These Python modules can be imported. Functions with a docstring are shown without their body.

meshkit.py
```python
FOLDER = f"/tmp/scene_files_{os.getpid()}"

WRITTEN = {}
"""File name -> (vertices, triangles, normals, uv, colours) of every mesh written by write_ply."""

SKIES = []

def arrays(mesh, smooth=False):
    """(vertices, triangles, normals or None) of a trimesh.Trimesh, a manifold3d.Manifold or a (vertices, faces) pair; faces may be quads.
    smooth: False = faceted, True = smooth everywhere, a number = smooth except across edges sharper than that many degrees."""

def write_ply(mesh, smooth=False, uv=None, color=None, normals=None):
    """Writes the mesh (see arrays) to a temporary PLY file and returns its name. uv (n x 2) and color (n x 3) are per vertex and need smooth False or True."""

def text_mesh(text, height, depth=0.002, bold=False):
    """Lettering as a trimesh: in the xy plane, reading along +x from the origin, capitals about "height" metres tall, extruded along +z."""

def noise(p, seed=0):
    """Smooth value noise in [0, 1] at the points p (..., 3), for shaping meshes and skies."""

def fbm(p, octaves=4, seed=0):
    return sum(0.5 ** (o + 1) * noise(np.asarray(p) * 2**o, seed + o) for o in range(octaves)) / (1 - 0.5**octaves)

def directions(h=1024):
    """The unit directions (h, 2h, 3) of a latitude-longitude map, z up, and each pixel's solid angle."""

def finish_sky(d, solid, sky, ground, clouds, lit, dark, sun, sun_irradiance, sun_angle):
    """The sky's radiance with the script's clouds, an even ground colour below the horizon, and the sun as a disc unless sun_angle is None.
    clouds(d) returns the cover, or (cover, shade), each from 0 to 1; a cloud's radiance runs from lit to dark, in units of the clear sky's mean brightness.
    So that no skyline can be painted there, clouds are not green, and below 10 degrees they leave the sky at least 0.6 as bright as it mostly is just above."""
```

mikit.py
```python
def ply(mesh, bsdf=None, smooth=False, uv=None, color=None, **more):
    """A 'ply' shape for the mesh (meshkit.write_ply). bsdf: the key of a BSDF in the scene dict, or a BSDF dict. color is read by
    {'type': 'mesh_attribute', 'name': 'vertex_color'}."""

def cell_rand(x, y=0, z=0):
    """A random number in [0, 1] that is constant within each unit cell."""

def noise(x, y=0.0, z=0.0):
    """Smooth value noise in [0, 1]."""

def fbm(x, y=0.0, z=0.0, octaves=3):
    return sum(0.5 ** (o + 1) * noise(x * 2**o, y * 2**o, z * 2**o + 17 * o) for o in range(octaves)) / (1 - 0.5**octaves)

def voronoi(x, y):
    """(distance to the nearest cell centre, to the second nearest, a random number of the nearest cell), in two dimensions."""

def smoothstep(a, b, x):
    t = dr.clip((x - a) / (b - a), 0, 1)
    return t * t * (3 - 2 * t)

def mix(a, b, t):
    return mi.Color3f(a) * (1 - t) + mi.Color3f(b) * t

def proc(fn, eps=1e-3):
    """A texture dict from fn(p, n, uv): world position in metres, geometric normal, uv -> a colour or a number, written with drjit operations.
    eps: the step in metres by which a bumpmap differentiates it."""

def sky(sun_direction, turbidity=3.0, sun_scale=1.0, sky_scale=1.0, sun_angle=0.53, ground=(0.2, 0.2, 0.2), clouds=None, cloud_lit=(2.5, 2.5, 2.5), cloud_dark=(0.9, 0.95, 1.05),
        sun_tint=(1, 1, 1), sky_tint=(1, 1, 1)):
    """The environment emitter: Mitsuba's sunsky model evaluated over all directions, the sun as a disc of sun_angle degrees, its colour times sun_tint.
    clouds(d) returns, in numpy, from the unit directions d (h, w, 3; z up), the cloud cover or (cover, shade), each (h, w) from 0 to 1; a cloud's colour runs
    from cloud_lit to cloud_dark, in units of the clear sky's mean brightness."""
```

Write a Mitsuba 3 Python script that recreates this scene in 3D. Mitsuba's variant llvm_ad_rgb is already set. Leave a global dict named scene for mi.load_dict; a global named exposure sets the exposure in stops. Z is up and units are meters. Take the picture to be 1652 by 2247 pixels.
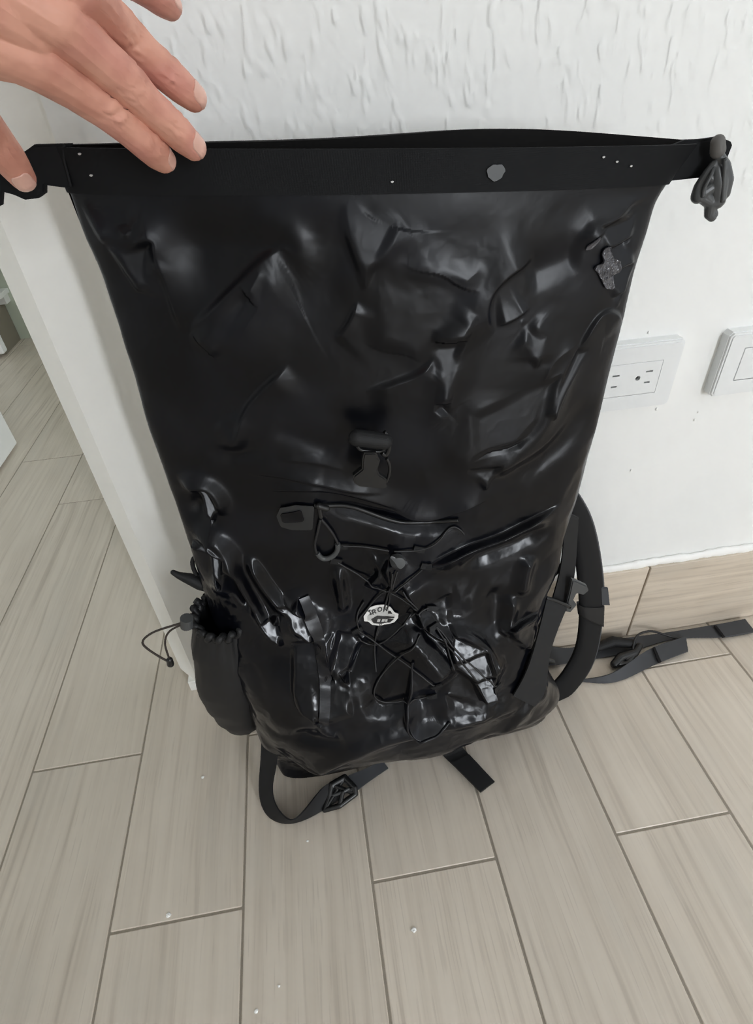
import math, random
import numpy as np, trimesh, manifold3d as m3, mitsuba as mi, drjit as dr, mikit, meshkit
from scipy.interpolate import PchipInterpolator, CubicSpline, LinearNDInterpolator
from scipy.ndimage import gaussian_filter
from mikit import proc, noise, fbm, smoothstep, mix, cell_rand

random.seed(7)
rng = np.random.default_rng(7)
T = mi.ScalarTransform4f
scene, labels = {}, {}
A3 = lambda v: np.array(v, float)

# ------------------------------------------------------------------ camera, light, exposure
EYE = A3([0, 0, .7452])
FWD, UP = A3([.08649, .77670, -.62390]), A3([.13614, .61116, .77971])
scene['camera'] = {'type': 'perspective', 'fov_axis': 'x', 'fov': math.degrees(2 * math.atan(826 / 1223.63)), 'near_clip': .01,
                   'to_world': T().look_at(origin=EYE.tolist(), target=(EYE + FWD).tolist(), up=UP.tolist())}
exposure = -2.16
UNSEEN_WINDOW_BACK = 215.0    # radiance of the unseen window behind the camera, placed to light bag and casing
UNSEEN_WINDOW_RIGHT = 6.0     # of the wide window out of view, placed to light the room from the right
UNSEEN_WINDOW_FAR = 7.0       # of the far room window out of view, placed to light the door leaf
DAY = (.95, 1.0, 1.06)


# ------------------------------------------------------------------ helpers
def add(key, mesh, bsdf, smooth=False, **kw):
    if not isinstance(key, str):
        raise ValueError
    base, n = key, 0
    while key in scene:
        n += 1
        key = f'{base}_{n:03d}'
    scene[key] = mikit.ply(mesh, bsdf, smooth=smooth, **kw)
    return key


def tag(key, label=None, category=None, group=None, kind=None):
    labels[key] = {k: v for k, v in dict(label=label, category=category, group=group, kind=kind).items() if v}


def box(x0, x1, y0, y1, z0, z1):
    b = trimesh.creation.box((x1 - x0, y1 - y0, z1 - z0))
    b.apply_translation([(x0 + x1) / 2, (y0 + y1) / 2, (z0 + z1) / 2])
    return b


def bevel_box(x0, x1, y0, y1, z0, z1, r):
    """A box with chamfered edges."""
    c, h = A3([(x0 + x1) / 2, (y0 + y1) / 2, (z0 + z1) / 2]), A3([x1 - x0, y1 - y0, z1 - z0]) / 2
    p = []
    for sx in (-1, 1):
        for sy in (-1, 1):
            for sz in (-1, 1):
                sg = A3([sx, sy, sz])
                for k in range(3):
                    q = h - r
                    q[k] = h[k]
                    p.append(c + sg * q)
    return trimesh.convex.convex_hull(A3(p))


def cat(*ms):
    return trimesh.util.concatenate([m for m in ms])


def spline(pts, n):
    p = A3(pts)
    d = np.r_[0, np.cumsum(np.linalg.norm(np.diff(p, axis=0), axis=1) ** .5 + 1e-9)]
    return CubicSpline(d, p, bc_type='natural')(np.linspace(0, d[-1], n)) if len(p) > 2 else p[0] + (p[1] - p[0]) * np.linspace(0, 1, n)[:, None]


def tube(pts, r, sides=8, n=None, cap=True):
    p = spline(pts, n or max(6, 5 * len(pts)))
    r = np.broadcast_to(r, len(p)) if np.ndim(r) == 0 else np.interp(np.linspace(0, 1, len(p)), np.linspace(0, 1, len(r)), r)
    t = np.gradient(p, axis=0)
    t /= np.linalg.norm(t, axis=1, keepdims=True) + 1e-12
    a = np.cross(t[0], [0, 0, 1] if abs(t[0][2]) < .9 else [1, 0, 0])
    v, fr = [], []
    for i in range(len(p)):
        a = a - t[i] * (a @ t[i])
        a /= np.linalg.norm(a)
        b = np.cross(t[i], a)
        th = np.arange(sides) / sides * 2 * np.pi
        v.append(p[i] + r[i] * (np.cos(th)[:, None] * a + np.sin(th)[:, None] * b))
    v = np.vstack(v)
    f = []
    for i in range(len(p) - 1):
        for k in range(sides):
            a0, a1 = i * sides + k, i * sides + (k + 1) % sides
            f += [[a0, a1, a1 + sides], [a0, a1 + sides, a0 + sides]]
    if cap:
        for k in range(1, sides - 1):
            f.append([0, k + 1, k])
            e = (len(p) - 1) * sides
            f.append([e, e + k, e + k + 1])
    return trimesh.Trimesh(v, f, process=False)


def ribbon(pa, pb, th, n=None, puff=0.0, across=2):
    """Webbing between two edge lines, th thick, with rounded long edges when puff > 0."""
    n = n or max(8, 6 * max(len(pa), len(pb)))
    a, b = spline(pa, n), spline(pb, n)
    t = np.gradient((a + b) / 2, axis=0)
    w = b - a
    nm = np.cross(t, w)
    nm /= np.linalg.norm(nm, axis=1, keepdims=True) + 1e-12
    k = np.linspace(0, 1, across + 1)
    h = th / 2 * (1 + puff * np.sin(np.pi * k)) if puff else np.full(len(k), th / 2)
    if puff:
        h = th / 2 * np.maximum(.18, np.sqrt(np.clip(1 - (2 * k - 1) ** 2, 0, 1)) ** .6)
    top = [a + w * q + nm * g for q, g in zip(k, h)]
    bot = [a + w * q - nm * g for q, g in zip(k, h)]
    ring = top + bot[::-1]
    m = len(ring)
    v = np.stack(ring, 1).reshape(-1, 3)
    f = []
    for i in range(n - 1):
        for j in range(m):
            p0, p1 = i * m + j, i * m + (j + 1) % m
            f += [[p0, p1, p1 + m], [p0, p1 + m, p0 + m]]
    for j in range(1, m - 1):
        e = (n - 1) * m
        f += [[0, j + 1, j], [e, e + j, e + j + 1]]
    return trimesh.Trimesh(v, f, process=False)


def plate(pts, th, bevel=.0008):
    """An outline in a wall-parallel plane (x, y, z points) given its thickness towards the room (-y), with a bevelled front edge."""
    from shapely.geometry import Polygon
    p = A3(pts)
    y0 = p[:, 1].mean()
    g = Polygon(p[:, [0, 2]]).buffer(0)
    cs = m3.CrossSection([np.asarray(g.exterior.coords)[:-1]] + [np.asarray(i.coords)[:-1] for i in g.interiors], m3.FillRule.EvenOdd)
    lo = m3.Manifold.extrude(cs, max(th - bevel, 1e-5))
    hi = m3.Manifold.extrude(cs.offset(-bevel, m3.JoinType.Round), th)
    m = (lo + hi).to_mesh()
    v = m.vert_properties[:, :3]
    return trimesh.Trimesh(np.stack([v[:, 0], y0 - v[:, 2], v[:, 1]], 1), m.tri_verts, process=False)


def blob(balls, length=.002, it=8):
    """balls: chains of (x, y, z, r); hulls of neighbours, joined and smoothed."""
    parts = []
    for chain in balls:
        sp = [m3.Manifold.sphere(b[3], 20).translate(list(map(float, b[:3]))) for b in chain]
        parts += [m3.Manifold.batch_hull([p, q]) for p, q in zip(sp, sp[1:])] if len(sp) > 1 else sp
    m = m3.Manifold.batch_boolean(parts, m3.OpType.Add).refine_to_length(length).to_mesh()
    t = trimesh.Trimesh(m.vert_properties[:, :3], m.tri_verts, process=True)
    if it:
        trimesh.smoothing.filter_taubin(t, lamb=.5, nu=.51, iterations=it)
    return t


def rgb(*c):
    return {'type': 'rgb', 'value': list(c)}


# ------------------------------------------------------------------ materials
def principled(color, rough, **kw):
    return {'type': 'twosided', 'bsdf': {'type': 'principled', 'base_color': color if isinstance(color, dict) else rgb(*color), 'roughness': rough, **kw}}


def bumped(color, rough, height, scale, **kw):
    return {'type': 'twosided', 'bsdf': {'type': 'bumpmap', 'arbitrary': height, 'scale': scale,
            'bsdf': {'type': 'principled', 'base_color': color if isinstance(color, dict) else rgb(*color), 'roughness': rough, **kw}}}


def wood_color(p, along, across, cell):
    """Greige wood-look porcelain: tone per tile, long streaks of grain, a few darker pores."""
    r1, r2 = cell_rand(cell, 3, 1), cell_rand(cell, 5, 2)
    warp = fbm(along * 3.0 + r1 * 40, across * 9.0, r2 * 20, octaves=3)
    streak = fbm(along * 4.0 + r1 * 31, across * 150.0 + warp * 4.0, r2 * 17, octaves=3)
    fine = noise(along * 26.0 + r2 * 11, across * 620.0 + warp * 8, r1 * 9)
    cloud = fbm(along * 9.0 + r2 * 13, across * 20.0, r1 * 7 + 3, octaves=3)
    c = mix((.655, .59, .51), (.56, .495, .42), smoothstep(.28, .75, streak * .6 + cloud * .4))
    c = mix(c, (.43, .375, .315), smoothstep(.60, .80, streak) * .38 + smoothstep(.62, .95, fine) * .34)
    c = mix(c, (.60, .56, .50), smoothstep(.55, .75, cloud) * .3)
    return c * (.94 + .12 * r2)


def floor_fn(p, n, uv):
    col = dr.floor((p.x + .0075) / .15)
    odd = col - 2 * dr.floor(col / 2)
    return wood_color(p, p.y, p.x, col * 7 + dr.floor((p.y - .243 - .214 * odd) / .872))


def base_fn(p, n, uv):
    return wood_color(p, p.x, p.z, dr.floor((p.x - .4525) / .872) + 55) * mi.Color3f(.93, .90, .86)


def floor_bump(p, n, uv):
    return noise(p.y * 30, p.x * 700) * .6 + fbm(p.x * 60, p.y * 25, 2) * .4


scene['mat_plank'] = bumped(proc(floor_fn), .42, proc(floor_bump), .00022, specular=.45)
scene['mat_base'] = bumped(proc(base_fn), .45, proc(lambda p, n, uv: noise(p.x * 30, p.z * 700)), .0002, specular=.4)
scene['mat_grout'] = principled((.30, .265, .22), .9)


def plaster(p, n, uv):
    """Trowelled wall: flattened drips, running downwards, with finer grain; weaker lower down."""
    a = fbm(p.x * 190, p.z * 75, p.y * 190, octaves=2)
    b = fbm(p.x * 330, p.z * 210, p.y * 330, octaves=2)
    return smoothstep(.52, .76, a) * (.25 + .75 * smoothstep(.50, .75, p.z)) + b * .30


def wall_color(p, n, uv):
    d = fbm(p.x * 6, p.z * 6, p.y * 6, octaves=3)
    return mix((.80, .805, .79), (.765, .775, .765), smoothstep(.35, .7, d))


scene['mat_wall'] = bumped(proc(wall_color), .55, proc(plaster, eps=.0008), .0009, specular=.3)
scene['mat_paint'] = bumped((.80, .80, .77), .5, proc(lambda p, n, uv: fbm(p.x * 300, p.y * 300, p.z * 300, octaves=2)), .00012, specular=.35)
scene['mat_room'] = principled((.80, .80, .79), .7)
scene['mat_room_far'] = principled((.60, .66, .56), .7)
scene['mat_plastic_white'] = principled((.73, .745, .745), .28, specular=.5)
scene['mat_slot'] = principled((.05, .048, .045), .8)
scene['mat_door'] = principled((.86, .87, .86), .35)
scene['mat_cabinet_side'] = principled((.20, .18, .14), .7)
scene['mat_caulk'] = principled((.84, .84, .82), .45)


def tarp_color(p, n, uv):
    d = fbm(p.x * 26, p.z * 26, p.y * 26, octaves=3)
    return mix((.0016, .0018, .0030), (.0042, .0048, .0075), smoothstep(.4, .75, d))


def tarp_rough(p, n, uv):
    d = fbm(p.x * 18 + 5, p.z * 18, p.y * 18, octaves=3)
    return .14 + .10 * smoothstep(.35, .75, d) + .15 * smoothstep(.36, .52, p.z)


def tarp_bump(p, n, uv):
    a = fbm(p.x * 70, p.z * 70, p.y * 70, octaves=3)
    return a * .7 + noise(p.x * 420, p.z * 420, p.y * 420) * .08


def weave(p, n, uv):
    return .5 + .25 * dr.sin(p.z * 5200) + .25 * dr.sin(p.x * 4200 + p.y * 4200)


scene['mat_tarp'] = bumped(proc(tarp_color), proc(tarp_rough), proc(tarp_bump, eps=.0008), .0004, specular=.27)
scene['mat_band'] = bumped(proc(lambda p, n, uv: mix((.0052, .0055, .0062), (.0095, .0100, .0110), fbm(p.x * 30, p.z * 30, 3))), .6, proc(weave, eps=.0003), .00012, specular=.12)
scene['mat_webbing'] = bumped((.008, .0082, .009), .62, proc(weave, eps=.0003), .00015, specular=.35)
scene['mat_webbing_grey'] = bumped((.055, .058, .064), .62, proc(weave, eps=.0003), .00015, specular=.35)
scene['mat_foam'] = principled((.006, .0062, .007), .75, specular=.25)
scene['mat_lining'] = principled((.0040, .0036, .0034), .7, specular=.15)
scene['mat_plastic'] = principled((.008, .0082, .0086), .30, specular=.5)
scene['mat_plastic_grey'] = principled((.055, .058, .06), .35, specular=.5)
scene['mat_rubber_grey'] = principled((.10, .095, .09), .6)
scene['mat_cord'] = principled((.012, .012, .013), .5)
scene['mat_cord_brown'] = principled((.030, .022, .018), .6)
scene['mat_mesh'] = bumped((.008, .0082, .009), .5, proc(lambda p, n, uv: .5 + .5 * dr.sin(p.z * 2600) * dr.sin(p.y * 2600 + p.x * 2600), eps=.0003), .00015, specular=.4)
scene['mat_logo_white'] = principled((.66, .66, .64), .4)
scene['mat_logo_grey'] = principled((.42, .42, .41), .45)
scene['mat_logo_black'] = principled((.012, .012, .013), .4)
scene['mat_scuff'] = principled((.05, .05, .058), .26, specular=.9)
scene['mat_seam'] = principled((.007, .0075, .010), .26, specular=.35)
scene['mat_patch'] = principled((.020, .021, .022), .36, specular=.4)
scene['mat_smudge'] = principled((.10, .105, .11), .7)


def skin_fn(p, n, uv):
    d = fbm(p.x * 60, p.y * 60, p.z * 60, octaves=4)
    c = mix((.60, .300, .222), (.47, .21, .155), smoothstep(.35, .70, d))
    return mix(c, (.52, .21, .18), smoothstep(.50, .72, fbm(p.x * 35 + 9, p.y * 35, p.z * 35, octaves=2)) * .5)


scene['mat_skin'] = bumped(proc(skin_fn), .46, proc(lambda p, n, uv: fbm(p.x * 700, p.y * 700, p.z * 700, octaves=3), eps=.0004), .00022, specular=.4)
scene['mat_nail'] = principled((.64, .38, .31), .25, specular=.5)

# ------------------------------------------------------------------ the room
WY = .528          # face of the back wall
PW, PL = .15, .872
add('floor', box(-1.7, 2.4, -2.7, 2.45, -.02, -.0014), 'mat_grout')
tag('floor', 'floor of long greige wood-look porcelain tiles with thin grout joints', kind='structure')
# columns of tiles counted from x = -.0075, their end joints staggered
plank_meshes = {}
for col in range(-11, 16):
    x0 = -.0075 + col * PW
    e0 = .243 if col % 2 == 0 else .457
    for k in range(-4, 4):
        y0, y1 = e0 + k * PL, e0 + (k + 1) * PL
        y0, y1 = max(y0, -2.69), min(y1, 2.44)
        if y1 - y0 < .02:
            continue
        dz = random.uniform(-.0004, .0003)
        add('floor__plank', bevel_box(x0 + .0013, x0 + PW - .0013, y0 + .0013, y1 - .0013, -.006, dz, .0009), 'mat_plank')

add('wall_back', box(-.1625, 2.4, WY, .64, 0, 2.5), 'mat_wall')
tag('wall_back', 'white rough-plastered wall behind the backpack', kind='structure')
# lumpy paint bead along the top of the skirting
xs = np.linspace(-.16, 2.39, 900)
bead_r = .0040 + .0035 * meshkit.fbm(np.stack([xs * 60, xs * 0, xs * 0], 1), 3)
ring = np.linspace(0, np.pi * 2, 10, endpoint=False)
bz = .1585 + .0025 * (meshkit.noise(np.stack([xs * 35, xs * 0 + 5, xs * 0], 1)) - .5)
bv = np.stack([np.repeat(xs, 10), (WY - .002 - np.outer(bead_r * .8, np.sin(ring))).ravel(), (bz[:, None] + np.outer(bead_r * 1.4, np.cos(ring))).ravel()], 1)
bf = [[i * 10 + k, i * 10 + (k + 1) % 10, (i + 1) * 10 + (k + 1) % 10, (i + 1) * 10 + k] for i in range(len(xs) - 1) for k in range(10)]
add('wall_back__paint_bead', (bv, np.array(bf)), 'mat_caulk', smooth=True)
for (x, y, z), r in zip([(.3587,.527,.5113),(.3514,.527,.5022),(.394,.527,.4166),(.4493,.527,.4049),(.448,.527,.3947),(.6138,.527,.1493),(.3833,.527,.3323)], (.0010, .0009, .0013, .0008, .0011, .0009, .0011)):
    c = trimesh.creation.icosphere(2, r)
    c.apply_scale([1, .5, 1.6])
    c.apply_translation([x, y, z])
    add('wall_back__paint_lump', c, 'mat_caulk', smooth=True)

add('baseboard_back', box(-.16, 2.4, .522, WY, 0, .155), 'mat_grout')
tag('baseboard_back', 'skirting of greige wood-look tiles along the back wall', kind='structure')
for a, b in ((-.158, .4505), (.4530, 1.325), (1.327, 2.197)):
    add('baseboard_back__plank', bevel_box(a, b, .5185, .5275, .0015, .1555, .0009), 'mat_base')

# the white wall end beside the doorway: bevelled arris on the left
jp = [(-.1625, .545), (-.2310, .545), (-.2600, .5755)] + [(-.2660 + .006 * math.cos(a), .5815 + .006 * math.sin(a)) for a in np.linspace(-.8, -3.1, 5)][:0] + [(-.2630, .580), (-.2640, .585), (-.2640, .64), (-.1625, .64)]
cs = m3.CrossSection([A3(jp)], m3.FillRule.NonZero)
jm = m3.Manifold.extrude(cs, 2.45).translate([0, 0, .022]).to_mesh()
add('trim_1', trimesh.Trimesh(jm.vert_properties[:, :3], jm.tri_verts), 'mat_paint', smooth=12)
tag('trim_1', 'white door casing with a bevelled edge left of the backpack', kind='structure')
add('trim_1__foot', bevel_box(-.2480, -.1630, .549, .635, 0, .0225, .001), 'mat_paint')

add('wall_left', box(-1.75, -1.7, -2.7, 2.45, 0, 2.5), 'mat_room')
tag('wall_left', 'plain white wall at the left', kind='structure')
add('wall_front', cat(box(-1.7, 1.26, -2.75, -2.7, 0, 2.5), box(1.46, 2.4, -2.75, -2.7, 0, 2.5), box(1.26, 1.46, -2.75, -2.7, 0, .35), box(1.26, 1.46, -2.75, -2.7, 2.2, 2.5)), 'mat_room')
tag('wall_front', 'plain white wall behind the camera with an unseen tall narrow window', kind='structure')
add('wall_right', cat(box(2.4, 2.45, -2.7, -1.55, 0, 2.5), box(2.4, 2.45, -.65, 2.45, 0, 2.5), box(2.4, 2.45, -1.55, -.65, 0, 1.0), box(2.4, 2.45, -1.55, -.65, 1.9, 2.5)), 'mat_room')
tag('wall_right', 'plain white wall at the right with an unseen wide window', kind='structure')
add('ceiling', box(-1.7, 2.4, -2.7, 2.45, 2.5, 2.55), 'mat_room')
tag('ceiling', 'white ceiling', kind='structure')
add('wall_far', box(-1.7, 2.4, 2.275, 2.4, 0, 2.5), 'mat_room_far')
tag('wall_far', 'pale greenish wall of the room beyond the doorway', kind='structure')
add('wall_beyond', cat(box(.9, .95, .64, .85, 0, 2.5), box(.9, .95, 1.9, 2.275, 0, 2.5), box(.9, .95, .85, 1.9, 0, .5), box(.9, .95, .85, 1.9, 2.1, 2.5)), 'mat_room')
tag('wall_beyond', 'wall with an unseen window in the room beyond the doorway', kind='structure')


def window(key, quad, radiance, frame, label):
    q = A3(quad)
    nq = np.cross(q[1] - q[0], q[2] - q[0])
    if nq @ (A3([0, 1.3 if key == 'window_3' else 0, 1.2]) - q.mean(0)) < 0:
        quad = q[::-1]
    add(key, frame, 'mat_plastic_white')
    tag(key, label, kind='structure')
    scene[key + '__pane'] = {**mikit.ply((A3(quad), np.array([[0, 1, 2, 3]]))), 'emitter': {'type': 'area', 'radiance': rgb(*[radiance * c for c in DAY])}, 'bsdf': {'type': 'ref', 'id': 'mat_slot'}}  # glowing pane acts as the daylight source; every window here is out of view


window('window_1', [(1.26, -2.73, .35), (1.26, -2.73, 2.2), (1.46, -2.73, 2.2), (1.46, -2.73, .35)], UNSEEN_WINDOW_BACK,
       cat(box(1.26, 1.46, -2.72, -2.70, .35, .37), box(1.26, 1.46, -2.72, -2.70, 2.18, 2.2), box(1.26, 1.27, -2.72, -2.70, .35, 2.2), box(1.45, 1.46, -2.72, -2.70, .35, 2.2)), 'unseen tall narrow window behind the camera, placed to light the bag and casing')
window('window_2', [(2.43, -1.55, 1.0), (2.43, -1.55, 1.9), (2.43, -.65, 1.9), (2.43, -.65, 1.0)], UNSEEN_WINDOW_RIGHT,
       cat(box(2.40, 2.42, -1.55, -.65, 1.0, 1.02), box(2.40, 2.42, -1.55, -.65, 1.88, 1.9), box(2.40, 2.42, -1.55, -1.53, 1.0, 1.9), box(2.40, 2.42, -.67, -.65, 1.0, 1.9)), 'unseen wide window in the right wall, placed to light the room from the right')
window('window_3', [(.93, .85, .5), (.93, .85, 2.1), (.93, 1.9, 2.1), (.93, 1.9, .5)][::-1], UNSEEN_WINDOW_FAR,
       cat(box(.90, .92, 1.36, 1.40, .5, 2.1), box(.90, .92, .85, 1.9, .5, .53)), 'unseen window of the room beyond the doorway, placed to light the door leaf')

# what stands beyond the doorway
add('door_1', bevel_box(-.835, -.795, .62, 1.42, .008, 2.05, .002), 'mat_door')
tag('door_1', 'bright white door leaf beyond the doorway, its lower corner in view', kind='structure')
add('cabinet__body', box(-1.5, -1.070, 2.125, 2.272, .0, .9), 'mat_cabinet_side')
add('cabinet__door', bevel_box(-1.5, -1.058, 2.085, 2.122, .015, .9, .004), 'mat_door')
tag('cabinet', 'dark-sided cabinet with a white door against the far wall at the left edge', 'cabinet')
add('wall_ledge__shelf', bevel_box(-1.30, -1.035, 2.19, 2.275, .172, .188, .002), 'mat_door')
add('wall_ledge__bracket', box(-1.28, -1.045, 2.235, 2.275, .142, .172), 'mat_room')
tag('wall_ledge', 'small bright white ledge on the pale far wall at the left edge', 'ledge')

# ------------------------------------------------------------------ outlet plates on the back wall
FY = .514          # faces of the plates


def screwless_plate(key, x0, x1, z0, z1, ix0, ix1, iz0, iz1):
    outer = m3.CrossSection.square([x1 - x0, z1 - z0], True).offset(-.004, m3.JoinType.Miter).offset(.004, m3.JoinType.Round)
    hole = m3.CrossSection.square([ix1 - ix0 + .0006, iz1 - iz0 + .0006], True).translate([(ix0 + ix1 - x0 - x1) / 2, (iz0 + iz1 - z0 - z1) / 2])
    lay = [m3.Manifold.extrude(outer.offset(-o, m3.JoinType.Round) - hole, h) for o, h in ((0, WY - FY - .0035), (.0012, WY - FY - .0012), (.0032, WY - FY))]
    m = m3.Manifold.batch_boolean(lay, m3.OpType.Add).to_mesh()
    v = m.vert_properties[:, :3]
    add(key + '__plate', trimesh.Trimesh(np.stack([v[:, 0] + (x0 + x1) / 2, WY - v[:, 2], v[:, 1] + (z0 + z1) / 2], 1), m.tri_verts), 'mat_plastic_white', smooth=25)


O1 = [(.3969,.514,.5036),(.3997,.514,.4281),(.3755,.514,.4845),(.3775,.514,.447)]
O2 = [(.4465,.514,.5044),(.4472,.514,.4304),(.468,.514,.487),(.4695,.514,.4492)]
ox1, oz1, oz0 = O1[0][0], O1[0][2] + .002, O1[1][2]
screwless_plate('wall_outlet', ox1 - .118, ox1, oz0, oz1, ox1 - .099, O1[2][0], O1[3][2], O1[2][2])
ins = bevel_box(ox1 - .099, O1[2][0], FY - .0004, WY, O1[3][2], O1[2][2], .0006)
slots = [(.3245,.513,.4725),(.3248,.513,.4597),(.3622,.513,.4734),(.3625,.513,.4606),(.3507,.513,.4666),(.3125,.513,.4661)]
im = m3.Manifold(m3.Mesh(np.asarray(ins.vertices, np.float32), np.asarray(ins.faces, np.uint32)))
for i, (x, y, z) in enumerate(slots):
    if i < 4:
        w = .0080 if i % 2 == 0 else .0066
        cut = m3.Manifold.cube([w, .02, .0019], True).translate([x, FY, z])
    else:
        cut = m3.Manifold.cylinder(.02, .0027, .0027, 20, True).rotate([90, 0, 0]).translate([x, FY, z])
    im = im - cut
    add('wall_outlet__slot', box(x - .0045, x + .0045, FY + .004, FY + .005, z - .003, z + .003), 'mat_slot')
im = im.to_mesh()
add('wall_outlet__receptacle', trimesh.Trimesh(im.vert_properties[:, :3], im.tri_verts), 'mat_plastic_white')
tag('wall_outlet', 'white plate with a double three-hole socket, half hidden by the backpack', 'outlet')
px0, pz1, pz0 = O2[0][0], O2[0][2] + .001, O2[1][2]
screwless_plate('switch_plate', px0, px0 + .118, pz0, pz1, O2[2][0], px0 + .099, O2[3][2], O2[2][2])
add('switch_plate__insert', bevel_box(O2[2][0] + .0004, px0 + .0986, FY - .0002, WY, O2[3][2] + .0004, O2[2][2] - .0004, .0005), 'mat_plastic_white')
tag('switch_plate', 'white wall plate with a plain rectangular insert, cut by the right edge', 'switch plate')

# ------------------------------------------------------------------ the backpack
# ---- the backpack's base form: a sagging upright tube, s = 0..1 across the front (left to right), t = 0..1 bottom to rim
BAG_T = [0.0, .02, .06, .11, .17, .22, .28, .34, .40, .48, .56, .64, .72, .80, .88, .94, .97, 1.0]
BAG_ZL = [0.001, .010, .030, .065, .110, .150, .195, .240, .285, .340, .402, .467, .524, .580, .640, .679, .697, .7185]
BAG_XL = [-.112, -.116, -.121, -.125, -.128, -.128, -.128, -.131, -.136, -.136, -.133, -.1325, -.133, -.1295, -.128, -.1305, -.131, -.1335]
BAG_ZR = [0.001, .012, .034, .068, .110, .150, .190, .230, .275, .335, .395, .450, .505, .560, .615, .655, .672, .6925]
BAG_XR = [.262, .272, .277, .272, .256, .240, .229, .231, .236, .244, .253, .255, .257, .2585, .258, .263, .271, .284]
BAG_YC = [.386, .382, .373, .356, .330, .327, .334, .350, .372, .385, .388, .389, .390, .390, .390, .391, .392, .393]
BAG_YE = [.408, .415, .42, .42, .42, .42, .42, .42, .42, .42, .42, .42, .42, .42, .42, .42, .42, .42]
BAG_YB = [.478, .482, .484, .484, .484, .483, .482, .480, .476, .470, .464, .460, .458, .456, .455, .455, .455, .455]
BAG_N = [3.8, 3.6, 3.3, 3.1, 3.0, 2.9, 2.8, 2.7, 2.6, 2.5, 2.4, 2.3, 2.2, 2.1, 2.0, 2.0, 2.0, 2.0]
BAG_F = {k: PchipInterpolator(BAG_T, v) for k, v in dict(zl=BAG_ZL, xl=BAG_XL, zr=BAG_ZR, xr=BAG_XR, yc=BAG_YC, ye=BAG_YE, yb=BAG_YB, n=BAG_N).items()}


ARC_Q = np.linspace(0, np.pi, 4001)
ARC_X, ARC_Y = -np.sign(np.cos(ARC_Q)) * np.abs(np.cos(ARC_Q)) ** .77, .16 * np.sin(ARC_Q) ** .77
ARC_S = np.r_[0, np.cumsum(np.hypot(np.diff(ARC_X), np.diff(ARC_Y)))]
ARC_S, ARC_TH = ARC_S / ARC_S[-1], ARC_Q


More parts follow.
